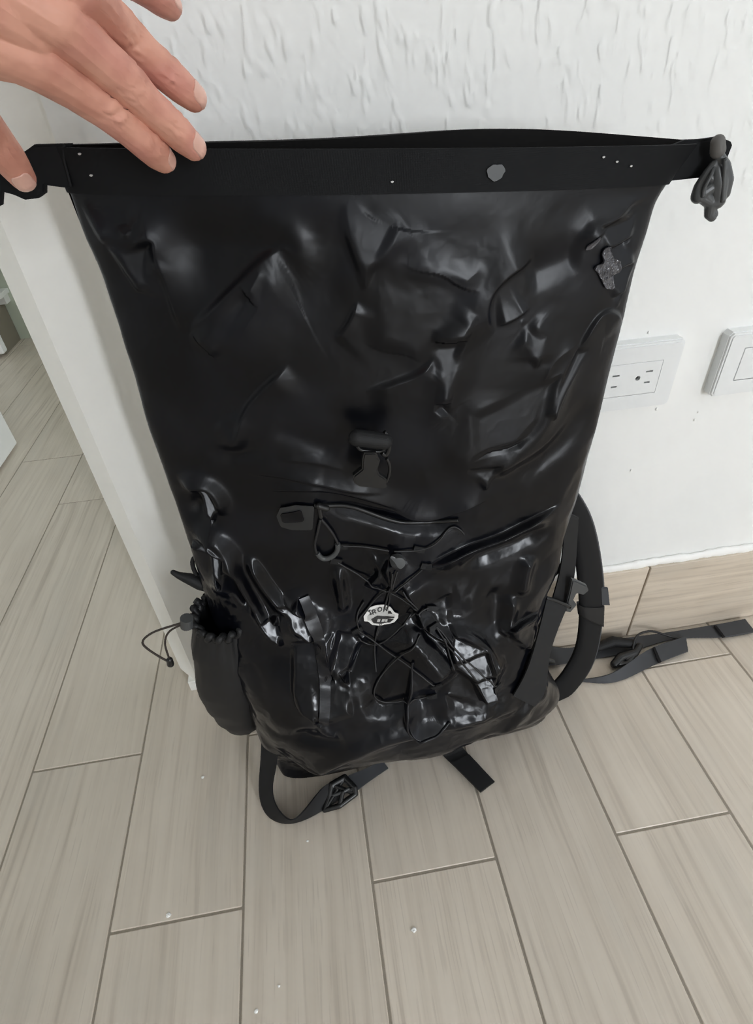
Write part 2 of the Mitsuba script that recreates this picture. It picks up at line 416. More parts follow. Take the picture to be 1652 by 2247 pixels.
def bag_base(s, t):
    """Points of the undisturbed bag; s in [0, 1] is the front, s in [1, 2] runs back along the rear side."""
    s, t = np.broadcast_arrays(np.asarray(s, float), np.asarray(t, float))
    g = {k: f(t) for k, f in BAG_F.items()}
    f = np.where(s <= 1, s, 2 - s)                 # rear runs back from right to left
    q = np.interp(f, ARC_S, ARC_TH)                 # 0 at the left edge, pi at the right
    th = np.where(s <= 1, np.pi - q, -(np.pi - q))
    c, sn = np.cos(th), np.sin(th)
    e = 2 / g['n']
    x = (g['xl'] + g['xr']) / 2 + (g['xr'] - g['xl']) / 2 * np.sign(c) * np.abs(c) ** e
    k = (x - g['xl']) / (g['xr'] - g['xl'])
    front = g['yc'] - g['ye'] + np.exp(-t / .05) * (.005 * k - .014 * (1 - k) ** 2)     # the left corner of the base stands forward
    # the mouth gapes on the right, and lies shut under the hand
    gape = np.clip((t - .80) / .2, 0, 1)
    shut = .18 + .82 * np.exp(-((k - .74) / .27) ** 2)
    back = (g['yb'] - g['ye']) * (1 - gape + gape * shut * 1.25)
    y = g['ye'] + np.where(s <= 1, front, back) * np.abs(sn) ** e
    z = g['zl'] + (g['zr'] - g['zl']) * k
    z = z + np.where(s > 1, .006 * gape * shut * np.abs(sn), 0)
    return np.stack([x, y, z], -1)



NS, NT, NB = 560, 760, 90
sf = np.linspace(0, 1, NS)
tg = np.linspace(0, .992, NT)
S, TT = np.meshgrid(sf, tg)
P0 = bag_base(S, TT)


def normals(P):
    du, dv = np.gradient(P, axis=1), np.gradient(P, axis=0)
    n = np.cross(du, dv)
    return n / (np.linalg.norm(n, axis=-1, keepdims=True) + 1e-15)


N0 = normals(P0)
DISP = np.zeros(S.shape)


def ease(x):
    x = np.clip(x, 0, 1)
    return x * x * (3 - 2 * x)


def line(pts, w, h, kind='r', ends=.25, n=None):
    """A fold along the line: r = rounded ridge, f = step that falls sharply on the right of the direction of travel and softly on the left, c = sharp crease."""
    st = A3(pts)
    q = spline(np.c_[st, np.zeros(len(st))], n or max(8, 6 * len(st)))[:, :2]
    if st[:, 1].mean() > .64:
        h, w = h * .62, w * 1.15                   # the upper sheet is stiffer
    b = bag_base(np.clip(q[:, 0], 0, 1), np.clip(q[:, 1], 0, 1))
    lo, hi = b.min(0) - 5 * w, b.max(0) + 5 * w
    m = ((P0 > lo) & (P0 < hi)).all(-1)
    if not m.any():
        return
    p, nn = P0[m], N0[m]
    best, side, along = np.full(len(p), 1e9), np.zeros(len(p)), np.zeros(len(p))
    for i in range(len(b) - 1):
        t = b[i + 1] - b[i]
        L = np.linalg.norm(t) + 1e-9
        k = np.clip((p - b[i]) @ t / L ** 2, 0, 1)
        r = p - b[i] - k[:, None] * t
        d = np.linalg.norm(r, axis=1)
        sg = np.sign(np.einsum('ij,ij->i', r, np.cross(nn, t)))
        c = d < best
        best[c], side[c], along[c] = d[c], sg[c], ((i + k) / (len(b) - 1))[c]
    tap = ease(along / max(ends, 1e-3)) * ease((1 - along) / max(ends, 1e-3)) if ends > 0 else 1.0
    # the profile narrows with the taper
    if kind == 'r':
        g = np.exp(-(best / w) ** 2)
    elif kind == 'f':
        g = np.where(side > 0, np.exp(-(best / (1.9 * w)) ** 1.3), np.exp(-(best / (.22 * w)) ** 2))
    else:
        g = np.exp(-best / w) 
    DISP[m] += h * g * tap


def dent(pts, h, ang=0.0):
    """Gaussian bumps: (s, t, half width, half height in mm)."""
    for s, t, ru, rv in pts:
        c = bag_base(s, t)
        d = P0 - c
        ca, sa = math.cos(math.radians(ang)), math.sin(math.radians(ang))
        along = d[..., 0] * ca + d[..., 2] * sa
        rest2 = (d ** 2).sum(-1) - along ** 2
        g = np.exp(-(along / (ru / 1000)) ** 2 - rest2 / (rv / 1000) ** 2)
        DISP[:] += h * g


GLINT_FACETS = []
# highlights put into the shape: tilts mirroring a window to the camera, fitted over 1, x, z, xz, zz: leaning up the more the lower they are, and a little or clearly to the right
GLINT_LEAN = {'back': A3([[.22, -.702, .649], [-.773, -.146, .06], [-.027, -.457, -.213], [-.766, -.037, -.072], [-.001, .088, -.819]]),
        'right': A3([[.442, -.473, .731], [-.627, -.169, .254], [.033, -.553, -.067], [-.782, -.457, -.089], [.01, -.024, -1.012]])}
U2, V2 = P0[..., 0], P0[..., 2] + .6 * (.42 - P0[..., 1])


def glint_facet(pts, to='back', k=1.0, period=.018, edge=.0032):
    """A piece of the sheet tilted to throw a window highlight at the camera, its outline in (s, t), leaning as GLINT_LEAN says by the share k; broad pieces break into ribs."""
    GLINT_FACETS.append((pts, GLINT_LEAN[to], k, period, edge))


FLAT = np.zeros(S.shape)


def lay_glint_facets():
    out = DISP.copy()
    for pts, lean, k, period, edge in GLINT_FACETS:
        b = bag_base(A3(pts)[:, 0], A3(pts)[:, 1])
        pu, pv = b[:, 0], b[:, 2] + .6 * (.42 - b[:, 1])
        pad = edge * 2
        m = (U2 > pu.min() - pad) & (U2 < pu.max() + pad) & (V2 > pv.min() - pad) & (V2 < pv.max() + pad)
        x, y = U2[m], V2[m]
        inside, dist = np.zeros(len(x), bool), np.full(len(x), 1e9)
        for a in range(len(pu)):
            x0, y0, x1, y1 = pu[a - 1], pv[a - 1], pu[a], pv[a]
            inside ^= ((y0 > y) != (y1 > y)) & (x < (x1 - x0) * (y - y0) / (y1 - y0 + 1e-12) + x0)
            q = np.clip(((x - x0) * (x1 - x0) + (y - y0) * (y1 - y0)) / ((x1 - x0) ** 2 + (y1 - y0) ** 2 + 1e-12), 0, 1)
            dist = np.minimum(dist, np.hypot(x - x0 - q * (x1 - x0), y - y0 - q * (y1 - y0)))
        w = ease(.5 + np.where(inside, dist, -dist) / (2 * edge))
        sm, tm_ = A3(pts).mean(0)[:2]
        c = bag_base(sm, tm_)
        i, j = min(int(tm_ / .992 * (NT - 1)), NT - 1), int(sm * (NS - 1))
        n0 = N0[i, j]
        h = A3([1, c[0], c[2], c[0] * c[2], c[2] ** 2]) @ lean
        h = n0 * (1 - k) + h / np.linalg.norm(h) * k
        h /= np.linalg.norm(h)
        d = P0[m] - c
        g = h / (h @ n0) - n0                      # the way the sheet rises is against g
        L_ = -(d @ h) / np.maximum(N0[m] @ h, .3)
        gd = g / (np.linalg.norm(g) + 1e-9)
        slope = np.linalg.norm(g)
        lvl = (d @ gd + .0012 * np.sin(d @ np.cross(n0, gd) * 160)) / period
        # ribs: bring every rib back to the level of the sheet round it
        back = np.round(lvl) * period * slope
        f = lvl - np.round(lvl)
        fall = ease((np.abs(f) - .38) / .12)
        rib = (L_ + back) * (1 - fall * .55)
        base = out[m]
        FLAT[m] = np.maximum(FLAT[m], w)
        out[m] = base + w * (np.average(base, weights=w + 1e-6) + rib - base)
    return out


# upper left: triangular fold and its rounded tip
line([(.1033,.965),(.1083,.9113),(.1117,.86),(.1183,.8363)], .012, .006, 'f')
line([(.3017,.9163),(.2667,.9113),(.22,.89),(.1567,.8563),(.1167,.835)], .012, .006, 'f')
line([(.225,.9513),(.2733,.9437),(.3033,.9275),(.305,.91),(.2767,.8975)], .010, .005, 'r')
line([(.29,.8938),(.2433,.8775),(.195,.8438),(.1383,.8087)], .016, .006, 'r')
dent([(.0683,.9437,22,30)], .008, 60)
dent([(.165,.9113,22,28)], -.008)
line([(.0633,.9537),(.0767,.935),(.0833,.9275)], .008, .004, 'f')
line([(.1117,.9363),(.085,.9188),(.0633,.91)], .007, .003, 'f')
line([(.105,.9113),(.0833,.885),(.075,.8712)], .008, .003, 'r')
# middle: the lapped fold with a thin bright edge
line([(.4183,.9688),(.3933,.9587),(.3917,.9437),(.4033,.9163),(.425,.8875)], .014, .008, 'f', ends=.2)
line([(.5283,.9463),(.48,.925),(.4367,.8925)], .009, .004, 'r')
line([(.4067,.8662),(.3817,.8425),(.355,.8275)], .008, .005, 'f')
line([(.2767,.8063),(.2317,.7825),(.195,.7538),(.1667,.7075)], .010, .007, 'f')
line([(.1383,.74),(.1583,.7275),(.1617,.6987)], .006, .004, 'r')
line([(.1683,.7538),(.1767,.7338),(.1617,.6987)], .006, .004, 'r')
line([(.1067,.7075),(.16,.6975),(.2267,.7063)], .007, -.005, 'r')
line([(.2317,.7325),(.2883,.7163),(.3767,.69)], .008, -.005, 'r')
# right half
line([(.7267,.8225),(.7117,.845),(.7217,.8675),(.7517,.8862),(.7933,.9025)], .010, .008, 'f')
line([(.7317,.8337),(.765,.84),(.7917,.8513)], .006, .005, 'f')
line([(.7767,.8812),(.8233,.8925),(.8683,.9062)], .010, -.006, 'r')
line([(.8617,.905),(.8867,.925),(.9317,.9513),(.9633,.9587)], .009, .008, 'f')
line([(.9117,.8975),(.9133,.9238),(.9283,.9463)], .007, .006, 'r')
line([(.7983,.965),(.8467,.94),(.875,.9263)], .010, -.005, 'r')
line([(.9783,.8113),(.9533,.83),(.9233,.835),(.9017,.8163),(.885,.79)], .008, .005, 'f')
line([(.9017,.7975),(.87,.7638),(.8483,.7213),(.8283,.6937),(.7733,.6663),(.685,.6388)], .010, .010, 'r', ends=.3)
line([(.8867,.8063),(.8383,.7838),(.8267,.7562)], .006, .004, 'c')
line([(.9367,.7375),(.91,.6913),(.8467,.6512),(.7383,.6175)], .012, -.007, 'r')
line([(.9033,.7113),(.8333,.67),(.715,.6438)], .006, .004, 'r')
line([(.6217,.8013),(.6367,.7738),(.6233,.7412),(.645,.725)], .010, .006, 'r')
line([(.6133,.805),(.5767,.7875),(.5067,.7775),(.4183,.7688)], .010, .007, 'f')
line([(.6933,.8475),(.6517,.8275),(.6183,.8075)], .012, .004, 'r')
line([(.7817,.8287),(.8083,.8075),(.8067,.7863)], .012, .006, 'r')
line([(.745,.7625),(.7133,.6975),(.6333,.6512)], .02, .006, 'r')
# folds that run across under the chest buckle
line([(.2317,.69),(.31,.6813),(.375,.6675)], .004, .002, 'f')
line([(.16,.6725),(.2633,.6638),(.375,.6412),(.4733,.63)], .006, .0035, 'f')
line([(.1883,.6462),(.2983,.6462),(.415,.6262),(.54,.595)], .006, .0035, 'f')
line([(.3133,.6288),(.4033,.605),(.515,.58),(.5983,.5687),(.6867,.575)], .007, -.008, 'r')
line([(.485,.605),(.5767,.5825),(.6533,.59),(.7383,.6063)], .007, .006, 'f')
line([(.9233,.5725),(.7917,.54),(.66,.5225),(.57,.505)], .008, .010, 'f')
line([(.9133,.5363),(.79,.515),(.6633,.5025)], .012, -.008, 'r')
# left bulges
line([(.0467,.6512),(.09,.6562),(.1133,.6375),(.1117,.6088)], .008, .010, 'r')
dent([(.065,.62,12,14)], -.010)
line([(.0367,.5725),(.0867,.58),(.1033,.56),(.0883,.5188),(.0683,.4863)], .009, .013, 'r')
line([(.1183,.5737),(.1217,.535),(.15,.48),(.1783,.4388),(.21,.405)], .006, .013, 'r')
line([(.1433,.56),(.1717,.5188),(.2033,.4863),(.2383,.46)], .006, .010, 'r')
line([(.1067,.5487),(.1167,.505),(.15,.455)], .006, -.008, 'r')
dent([(.2367,.445,26,24)], .012, -50)
line([(.22,.4938),(.25,.4562),(.285,.3825)], .008, .005, 'f')
# lower panel with the laced cord
line([(.4867,.5375),(.455,.51),(.4217,.4863)], .008, .008, 'f')
line([(.4383,.5338),(.4833,.4975),(.5117,.4713)], .006, .008, 'f')
line([(.5217,.4938),(.56,.4425),(.5833,.4062)], .008, .008, 'f')
line([(.35,.53),(.365,.4763),(.37,.4438)], .006, .006, 'r')
line([(.5033,.4213),(.555,.385),(.6067,.3438),(.64,.3188)], .020, .016, 'r')
line([(.5467,.4325),(.62,.3925),(.69,.3613),(.7517,.31)], .012, .012, 'f')
line([(.6217,.415),(.705,.3663),(.78,.2963)], .012, .010, 'r')
line([(.6733,.4025),(.735,.375),(.7717,.345),(.7883,.295)], .005, .004, 'c')
line([(.65,.3838),(.675,.35),(.7083,.31),(.7317,.2737)], .005, .004, 'c')
line([(.6967,.385),(.7417,.3425),(.755,.2838)], .005, .004, 'c')
line([(.545,.3675),(.525,.33),(.51,.285),(.5133,.245),(.5633,.2388),(.615,.25)], .005, .008, 'f')
line([(.4333,.3375),(.4417,.3013),(.5083,.2975),(.595,.3)], .010, -.008, 'r')
line([(.3867,.4188),(.3233,.3875),(.2517,.3463)], .010, .007, 'r')
line([(.4583,.3987),(.365,.3613),(.28,.31)], .010, -.007, 'r')
dent([(.2833,.3325,26,22)], .008, 40)
dent([(.395,.3838,18,24)], -.006)
# right lower
line([(.865,.495),(.8567,.465),(.8567,.4225)], .009, .008, 'r')
line([(.805,.3763),(.8567,.355),(.91,.3275)], .007, .008, 'f')
line([(.94,.3788),(.8483,.3825),(.8017,.3763)], .008, .008, 'f')
line([(.7817,.4562),(.7833,.4113),(.805,.3763)], .014, -.005, 'r')
line([(.825,.435),(.8267,.3975),(.8117,.3725)], .007, .006, 'r')
line([(.815,.3375),(.7667,.315),(.7833,.2662)], .010, .006, 'r')
dent([(.9133,.2175,14,14)], .008)
# the hem that rolls in over the floor
line([(.1017,.0813),(.275,.1938),(.4283,.2375),(.5733,.2338),(.7417,.2325),(.8967,.1963)], .012, .008, 'r')
line([(.1867,.2662),(.2633,.25),(.345,.2562)], .010, -.006, 'r')
line([(.265,.3025),(.295,.2687),(.3267,.2625)], .006, .004, 'r')
line([(.445,.2087),(.5683,.2225),(.775,.235)], .006, -.005, 'c')
# highlights shaped in: pieces tilted to mirror the windows to the camera
for q in ([(.205,.48),(.2417,.4738),(.2567,.4825),(.28,.4425),(.295,.3975),(.2567,.41),(.2367,.445),(.235,.455)],
          [(.16,.45),(.205,.4587),(.2083,.4075),(.1817,.4213)],
          [(.0383,.5713),(.0817,.5813),(.1017,.5637),(.085,.5138),(.075,.5375),(.0717,.5587)],
          [(.0783,.6525),(.1,.6525),(.1083,.6225),(.0883,.5988),(.0817,.6362)]):
    glint_facet(q, 'back', period=.022, edge=.0025)
for q in ([(.6583,.3937),(.69,.3825),(.7467,.365),(.7633,.3175),(.7717,.2687),(.7267,.275),(.7033,.3175),(.6567,.3425),(.645,.365)],
          [(.5767,.41),(.6383,.3738),(.6483,.345),(.63,.3675),(.5867,.3925)],
          [(.5167,.4213),(.5483,.4313),(.555,.4275),(.5717,.41),(.525,.4163)],
          [(.7983,.38),(.8933,.34),(.88,.3375),(.815,.37)]):
    glint_facet(q, 'back', period=.03, edge=.0025)
for q, k in (([(.03,.97),(.1033,.9688),(.0867,.9363),(.0733,.9325),(.05,.9263),(.03,.9625)], .95),
          ([(.0567,.915),(.105,.9213),(.0817,.8825),(.07,.88),(.0617,.895)], .85),
          ([(.2383,.4075),(.3367,.4175),(.2783,.2888),(.21,.3212)], .78),
          ([(.3567,.4175),(.4233,.4025),(.3767,.36),(.3117,.345)], .8),
          ([(.2733,.3463),(.3633,.3525),(.3633,.2988),(.2733,.2913)], .8),
          ([(.6283,.2963),(.7017,.2712),(.77,.2538),(.715,.24),(.635,.2513)], .8)):
    glint_facet(q, 'back', k * .85, period=.05, edge=.004)
for q, k in (([(.4,.9487),(.5217,.94),(.475,.9175),(.4383,.8962),(.42,.8812),(.3967,.9263)], .7),
          ([(.6117,.8337),(.6883,.845),(.655,.805),(.635,.745),(.65,.7263),(.6133,.7412),(.6217,.7825),(.605,.8063)], .7),
          ([(.78,.8337),(.82,.8175),(.81,.7863),(.7967,.7963)], .7),
          ([(.84,.96),(.88,.9625),(.9283,.9525),(.9017,.9313),(.865,.935)], .8),
          ([(.8883,.7963),(.9017,.7925),(.87,.745),(.8567,.715),(.8433,.7225),(.8567,.755)], .9),
          ([(.685,.6538),(.7467,.6538),(.7217,.6225)], .7),
          ([(.5867,.4375),(.65,.4562),(.655,.3937),(.6217,.4163)], .7),
          ([(.4233,.5463),(.44,.545),(.4883,.4925),(.4767,.4875)], .8)):
    glint_facet(q, 'back', k, period=.05, edge=.004)
glint_facet([(.4283,.8888),(.69,.8888),(.6567,.8425),(.5633,.8075),(.4417,.8213)], 'back', .26, .06, .010)
glint_facet([(.6917,.7288),(.8317,.76),(.8533,.765),(.8233,.7125),(.7833,.685),(.6933,.6763)], 'back', .5, .05, .006)
glint_facet([(.1283,.8337),(.24,.8938),(.2233,.8662),(.1817,.8337),(.1383,.81)], 'back', .4, .05, .005)
glint_facet([(.885,.9263),(.94,.9375),(.94,.9075),(.9667,.8838),(.9517,.8425),(.9333,.8613),(.9033,.91)], 'right', .9, .02, .003)

def facets(step, seed, soft, stretch=(1, 1), shear=0.0):
    """Crumpled sheet: random heights joined by flat triangles with softened creases, -1..1."""
    g = np.random.default_rng(seed)
    u, v = (P0[..., 0] + shear * P0[..., 2]) * stretch[0], (P0[..., 2] + .6 * (.42 - P0[..., 1])) * stretch[1]
    gx, gy = np.meshgrid(np.arange(u.min() - 2 * step, u.max() + 2 * step, step), np.arange(v.min() - 2 * step, v.max() + 2 * step, step))
    p = np.stack([gx, gy], -1).reshape(-1, 2) + g.uniform(-.45, .45, (gx.size, 2)) * step
    f = LinearNDInterpolator(p, g.uniform(-1, 1, len(p)))
    return gaussian_filter(f(np.stack([u, v], -1)), soft)


q = P0 * A3([1, 1.3, 1])
big = facets(.062, 3, 5, (1, .8), .35)
mid = facets(.026, 5, 2.5, (1, .75), -.4)
small = facets(.011, 8, 1.6, (1, .6), .2)
fine = np.abs(meshkit.fbm(q * 70 + 9, 2, 17) - .5)
fade = ease((.965 - TT) / .05) * ease(TT / .03)
lowb = .45 + .75 * ease((.60 - TT) / .3)
patchy = ease((meshkit.fbm(q * 14 + 2, 2, 23) - .42) / .2)
DISP += big * .0075 * lowb
DISP = lay_glint_facets()
DISP = (DISP + mid * .0022 * lowb * (.3 + patchy) * (1 - .8 * FLAT) + small * .0005 * lowb * patchy - fine * .0012 * lowb) * fade
DISP *= ease(S / .025) * ease((1 - S) / .025) * .85 + .15
P1 = P0 + N0 * DISP[..., None]
P1[..., 2] = np.maximum(P1[..., 2], .0008)
N1 = normals(P1)
sb = np.linspace(1, 2, NB + 1)[1:-1]
SB, TB = np.meshgrid(sb, tg)
PB = bag_base(SB, TB)
PB[..., 2] = np.maximum(PB[..., 2], .0008)
loop = np.concatenate([P1, PB], axis=1)
nl = loop.shape[1]
idx = np.arange(NT * nl).reshape(NT, nl)
a, b = idx[:-1], np.roll(idx, -1, axis=1)[:-1]
c, d = np.roll(idx, -1, axis=1)[1:], idx[1:]
quads = np.stack([a, b, c, d], -1).reshape(-1, 4)
verts = loop.reshape(-1, 3)
ctr = len(verts)
verts = np.vstack([verts, loop[0].mean(0)[None]])
tris = np.vstack([quads[:, [0, 1, 2]], quads[:, [0, 2, 3]], np.stack([idx[0], np.full(nl, ctr), np.roll(idx[0], -1)], 1)])
add('backpack__body', (verts, tris), 'mat_tarp', smooth=True)
tag('backpack', 'large glossy black roll-top dry bag backpack with its mouth open, standing against the white wall', 'backpack')


def on_bag(pts, off=.0015):
    """Points (s, t[, offset]) lying on the front of the bag."""
    o = []
    for p in pts:
        i, j = min(max(p[1] / .992 * (NT - 1), 0), NT - 1.001), min(max(p[0] * (NS - 1), 0), NS - 1.001)
        i0, j0, u, v = int(i), int(j), i - int(i), j - int(j)
        f = lambda G: G[i0, j0] * (1 - u) * (1 - v) + G[i0 + 1, j0] * u * (1 - v) + G[i0, j0 + 1] * (1 - u) * v + G[i0 + 1, j0 + 1] * u * v
        o.append(f(P1) + f(N1) * (p[2] if len(p) > 2 else off))
    return A3(o)


def fine_line(pts, n):
    return spline(np.c_[A3(pts)[:, :2], np.zeros(len(pts))], n)[:, :2]


def drape(center, ang, mesh, off):
    """Lays a flat mesh (x right, y up, z out; metres) onto the bag round a point (s, t)."""
    s0, t0 = center[:2]
    e = .004
    ds = (on_bag([(s0 + e, t0)], 0)[0] - on_bag([(s0 - e, t0)], 0)[0])
    dt = (on_bag([(s0, t0 + e)], 0)[0] - on_bag([(s0, t0 - e)], 0)[0])
    ks, kt = 2 * e / np.linalg.norm(bag_base(s0 + e, t0) - bag_base(s0 - e, t0)), 2 * e / np.linalg.norm(bag_base(s0, t0 + e) - bag_base(s0, t0 - e))
    v = np.asarray(mesh.vertices)
    ca, sa = math.cos(math.radians(ang)), math.sin(math.radians(ang))
    x, y = v[:, 0] * ca - v[:, 1] * sa, v[:, 0] * sa + v[:, 1] * ca
    p = on_bag(np.stack([s0 + x * ks, t0 + y * kt, off + v[:, 2]], 1))
    return trimesh.Trimesh(p, mesh.faces, process=False)


# the stiff band round the mouth
def band(s0, s1, n, t0, t1, off, rows=9, wav=0.0, th=.0016):
    ss, tt = np.meshgrid(np.linspace(s0, s1, n), np.linspace(t0, t1, rows))
    p = bag_base(ss, tt)
    nn = normals(p)
    w = wav * (meshkit.fbm(p * A3([45, 45, 12]), 2, 5) - .5)
    o, i = p + nn * (off + w)[..., None], p + nn * (off + w - th)[..., None]
    v = np.concatenate([o, i]).reshape(-1, 3)
    R = 2 * rows
    ring = list(range(rows)) + list(range(2 * rows - 1, rows - 1, -1))
    f = []
    for a in range(len(ring)):
        r0, r1 = ring[a], ring[(a + 1) % len(ring)]
        for k in range(n - 1):
            f.append([r0 * n + k, r0 * n + k + 1, r1 * n + k + 1, r1 * n + k])
    return v, np.array(f)


add('backpack__mouth_band', band(.0, 1, 240, .966, 1.0, np.float64(.0017), wav=.0014), 'mat_band', smooth=40)
add('backpack__rear_band', band(1.0, 2.0, 200, .90, 1.0, np.float64(.0012), wav=.0015, th=.0034), 'mat_lining', smooth=40)
# end tabs of the band and the closure halves hanging from them
add('backpack__end_tab', plate([(-.1734,.4165,.7123),(-.1636,.4165,.7112),(-.1532,.4165,.7143),(-.1455,.4165,.7172),(-.1392,.4165,.72),(-.1188,.4165,.7191),(-.1248,.4165,.7089),(-.1258,.4165,.6965),(-.1413,.4165,.6996),(-.143,.4165,.6953),(-.1476,.4165,.6932),(-.1559,.4165,.6929),(-.1612,.4165,.696),(-.1669,.4165,.6981),(-.1706,.4165,.691),(-.1855,.4165,.6867)], .005, .0012), 'mat_band', smooth=35)
add('backpack__end_tab__stitch', tube([(-.1222,.4105,.7189),(-.1248,.4105,.713),(-.1256,.4105,.7068),(-.1264,.4105,.6979)], .0009, 6), 'mat_foam', smooth=True)
add('backpack__end_tab', plate([(.2757,.421,.6947),(.2858,.421,.6943),(.2931,.421,.6946),(.2997,.421,.695),(.3097,.421,.6914),(.3116,.421,.6891),(.3104,.421,.68),(.3062,.421,.6703),(.292,.421,.671),(.2727,.421,.6707),(.2556,.421,.6706),(.2505,.421,.6901),(.2665,.421,.6922)], .004, .0015), 'mat_band', smooth=35)
hk = [(.2933,.409,.6929),(.295,.409,.6881),(.2975,.409,.684),(.2955,.409,.6802),(.291,.409,.6737),(.2888,.409,.6669),(.2896,.409,.6612),(.293,.409,.6604),(.2978,.409,.6773),(.3019,.409,.6688),(.3052,.409,.6572),(.3029,.409,.6783),(.308,.409,.6697),(.3098,.409,.6611),(.3011,.409,.656),(.3022,.409,.6486),(.3052,.409,.6463),(.3073,.409,.6482),(.305,.409,.6528)]
g = lambda i, r: (*hk[i], r)
add('backpack__closure_buckle', blob([[g(3, .0030), g(4, .0030), g(5, .0040), g(6, .0050), g(7, .0030)], [g(3, .0026), g(8, .0046), g(9, .0068), g(10, .0058), g(14, .0046)], [g(2, .0036), g(11, .0044), g(12, .0046), g(13, .0036), g(10, .0036)],
     [g(4, .0026), g(9, .0044), g(6, .0044)], [g(5, .0034), g(14, .0044)], [g(12, .0040), g(14, .0040)], [g(6, .0030), g(14, .0044), g(15, .0034), g(16, .0030), g(17, .0018), g(18, .0011)]], .0011, 5), 'mat_plastic_grey', smooth=True)
add('backpack__closure_buckle__rib', tube([hk[3], *[(x, y - .0055, z) for x, y, z in (hk[4], hk[5], hk[6])]], .0013, 7), 'mat_plastic_grey', smooth=True)
add('backpack__closure_buckle__rib', tube([(x, y - .0062, z) for x, y, z in (hk[2], hk[9], hk[10])], .0014, 7), 'mat_plastic_grey', smooth=True)
add('backpack__closure_buckle__peg', blob([[g(0, .0046), g(1, .0050)]], .0012, 4), 'mat_rubber_grey', smooth=True)
# marks on the band
sp = trimesh.creation.cylinder(1, .0006, sections=26)
an = np.arctan2(sp.vertices[:, 1], sp.vertices[:, 0])
sp.vertices[:, :2] *= (.0045 * (1 + .07 * np.sin(3 * an) + .05 * np.sin(7 * an + 1)))[:, None] * A3([1.3, 1.0])
mark = [(.6883,.9825),(.06,.9813),(.0567,.9962),(.8617,.9888),(.8867,.985),(.8383,.9925),(.4767,.9763)]
for i, (s_, t_) in enumerate(mark):
    c = sp.copy()
    c.apply_scale([1, 1, 1] if i == 0 else [.17, .13, 1])
    o = bag_base(s_, t_)
    nn = np.cross(bag_base(s_ + .002, t_) - o, bag_base(s_, min(t_ + .002, 1)) - bag_base(s_, min(t_ + .002, 1) - .002))
    nn /= np.linalg.norm(nn)
    ex = np.cross([0, 0, 1], nn) * -1
    ex = ex / np.linalg.norm(ex) * (1 if ex[0] > 0 else -1)
    ez = np.cross(nn, ex)
    ez *= np.sign(ez[2])
    c.vertices = o + nn * .0026 + c.vertices[:, :1] * ex + c.vertices[:, 1:2] * ez + c.vertices[:, 2:] * nn
    add('backpack__mouth_band__speck', c, 'mat_smudge' if i == 0 else 'mat_logo_grey')
tag('backpack__mouth_band__speck', 'round grey chalky smudge')

# chest buckle: webbing loop and female half
CB = .376
add('backpack__chest_buckle', plate([(.0347,.376,.5082),(.0329,.376,.5025),(.0318,.376,.493),(.0243,.376,.4875),(.0245,.376,.4806),(.0291,.376,.4762),(.048,.376,.4708),(.0511,.376,.4717),(.0515,.376,.48),(.0457,.376,.4859),(.0444,.376,.4911),(.0471,.376,.4986),(.0442,.376,.5068)], .0060, .0012), 'mat_plastic', smooth=30)
add('backpack__chest_buckle__side_bow', tube([(.0509,.374,.474),(.0535,.374,.4801),(.0549,.374,.4872),(.0544,.374,.4939),(.0527,.374,.4982)], .0014, 8), 'mat_plastic', smooth=True)
add('backpack__chest_buckle__side_bow', tube([(.0519,.374,.5228),(.0546,.374,.5183),(.0555,.374,.5123),(.0548,.374,.5056),(.0521,.374,.5013),(.0493,.374,.5043)], .0019, 8), 'mat_plastic', smooth=True)
wl = [(.0302,.373,.5212),(.0514,.373,.5152)]
add('backpack__chest_buckle__webbing_loop', blob([[(*wl[0], .0068), (*wl[1], .0068)]], .002, 2), 'mat_webbing', smooth=True)
add('backpack__chest_buckle__frame', tube([(.0302,.375,.5129),(.0321,.375,.5093),(.0378,.375,.5071),(.0487,.375,.5051),(.0525,.375,.5079)], .0016, 8), 'mat_plastic', smooth=True)

# zip: welded end patch, slider, cord pull
q2 = [(.225,.6125),(.235,.625),(.2667,.6288),(.3033,.625),(.2967,.5913),(.2517,.5913),(.23,.5963)]
def patch(outline, off, th=.0008):
    st = A3(outline)[:, :2]
    c = on_bag([st.mean(0)], 0)[0]
    # outline in metres round its centre, laid on the bag
    from shapely.geometry import Polygon
    k = np.linalg.norm(bag_base(st.mean(0)[0] + .004, st.mean(0)[1]) - bag_base(st.mean(0)[0] - .004, st.mean(0)[1])) / .008
    kt = np.linalg.norm(bag_base(st.mean(0)[0], st.mean(0)[1] + .004) - bag_base(st.mean(0)[0], st.mean(0)[1] - .004)) / .008
    p = (st - st.mean(0)) * [k, kt]
    cs = m3.CrossSection([p], m3.FillRule.NonZero).offset(-.0015, m3.JoinType.Round).offset(.0015, m3.JoinType.Round)
    m = m3.Manifold.extrude(cs, th).refine_to_length(.003).to_mesh()
    return drape(st.mean(0), 0, trimesh.Trimesh(m.vert_properties[:, :3], m.tri_verts, process=False), off)
add('backpack__zip_patch', patch(q2, .0022), 'mat_patch', smooth=40)
add('backpack__zip_patch__window', patch([(.235,.6175),(.2767,.6225),(.2817,.6063),(.2367,.6038)], .0034), 'mat_tarp', smooth=40)
zl = fine_line([(.3033,.6238),(.3733,.6138),(.46,.5875),(.5383,.5737),(.61,.57),(.665,.5737)], 60)
add('backpack__zip_tape', tube(on_bag(zl, .0012), .0022, 6, n=90), 'mat_plastic', smooth=True)
zs = on_bag([(.3133,.625),(.3283,.62),(.3167,.61)], .004)
add('backpack__zip_slider', blob([[(*zs[0], .0030), (*zs[1], .0028)], [(*zs[0], .0022), (*zs[2], .0020)]], .001, 4), 'mat_plastic', smooth=True)
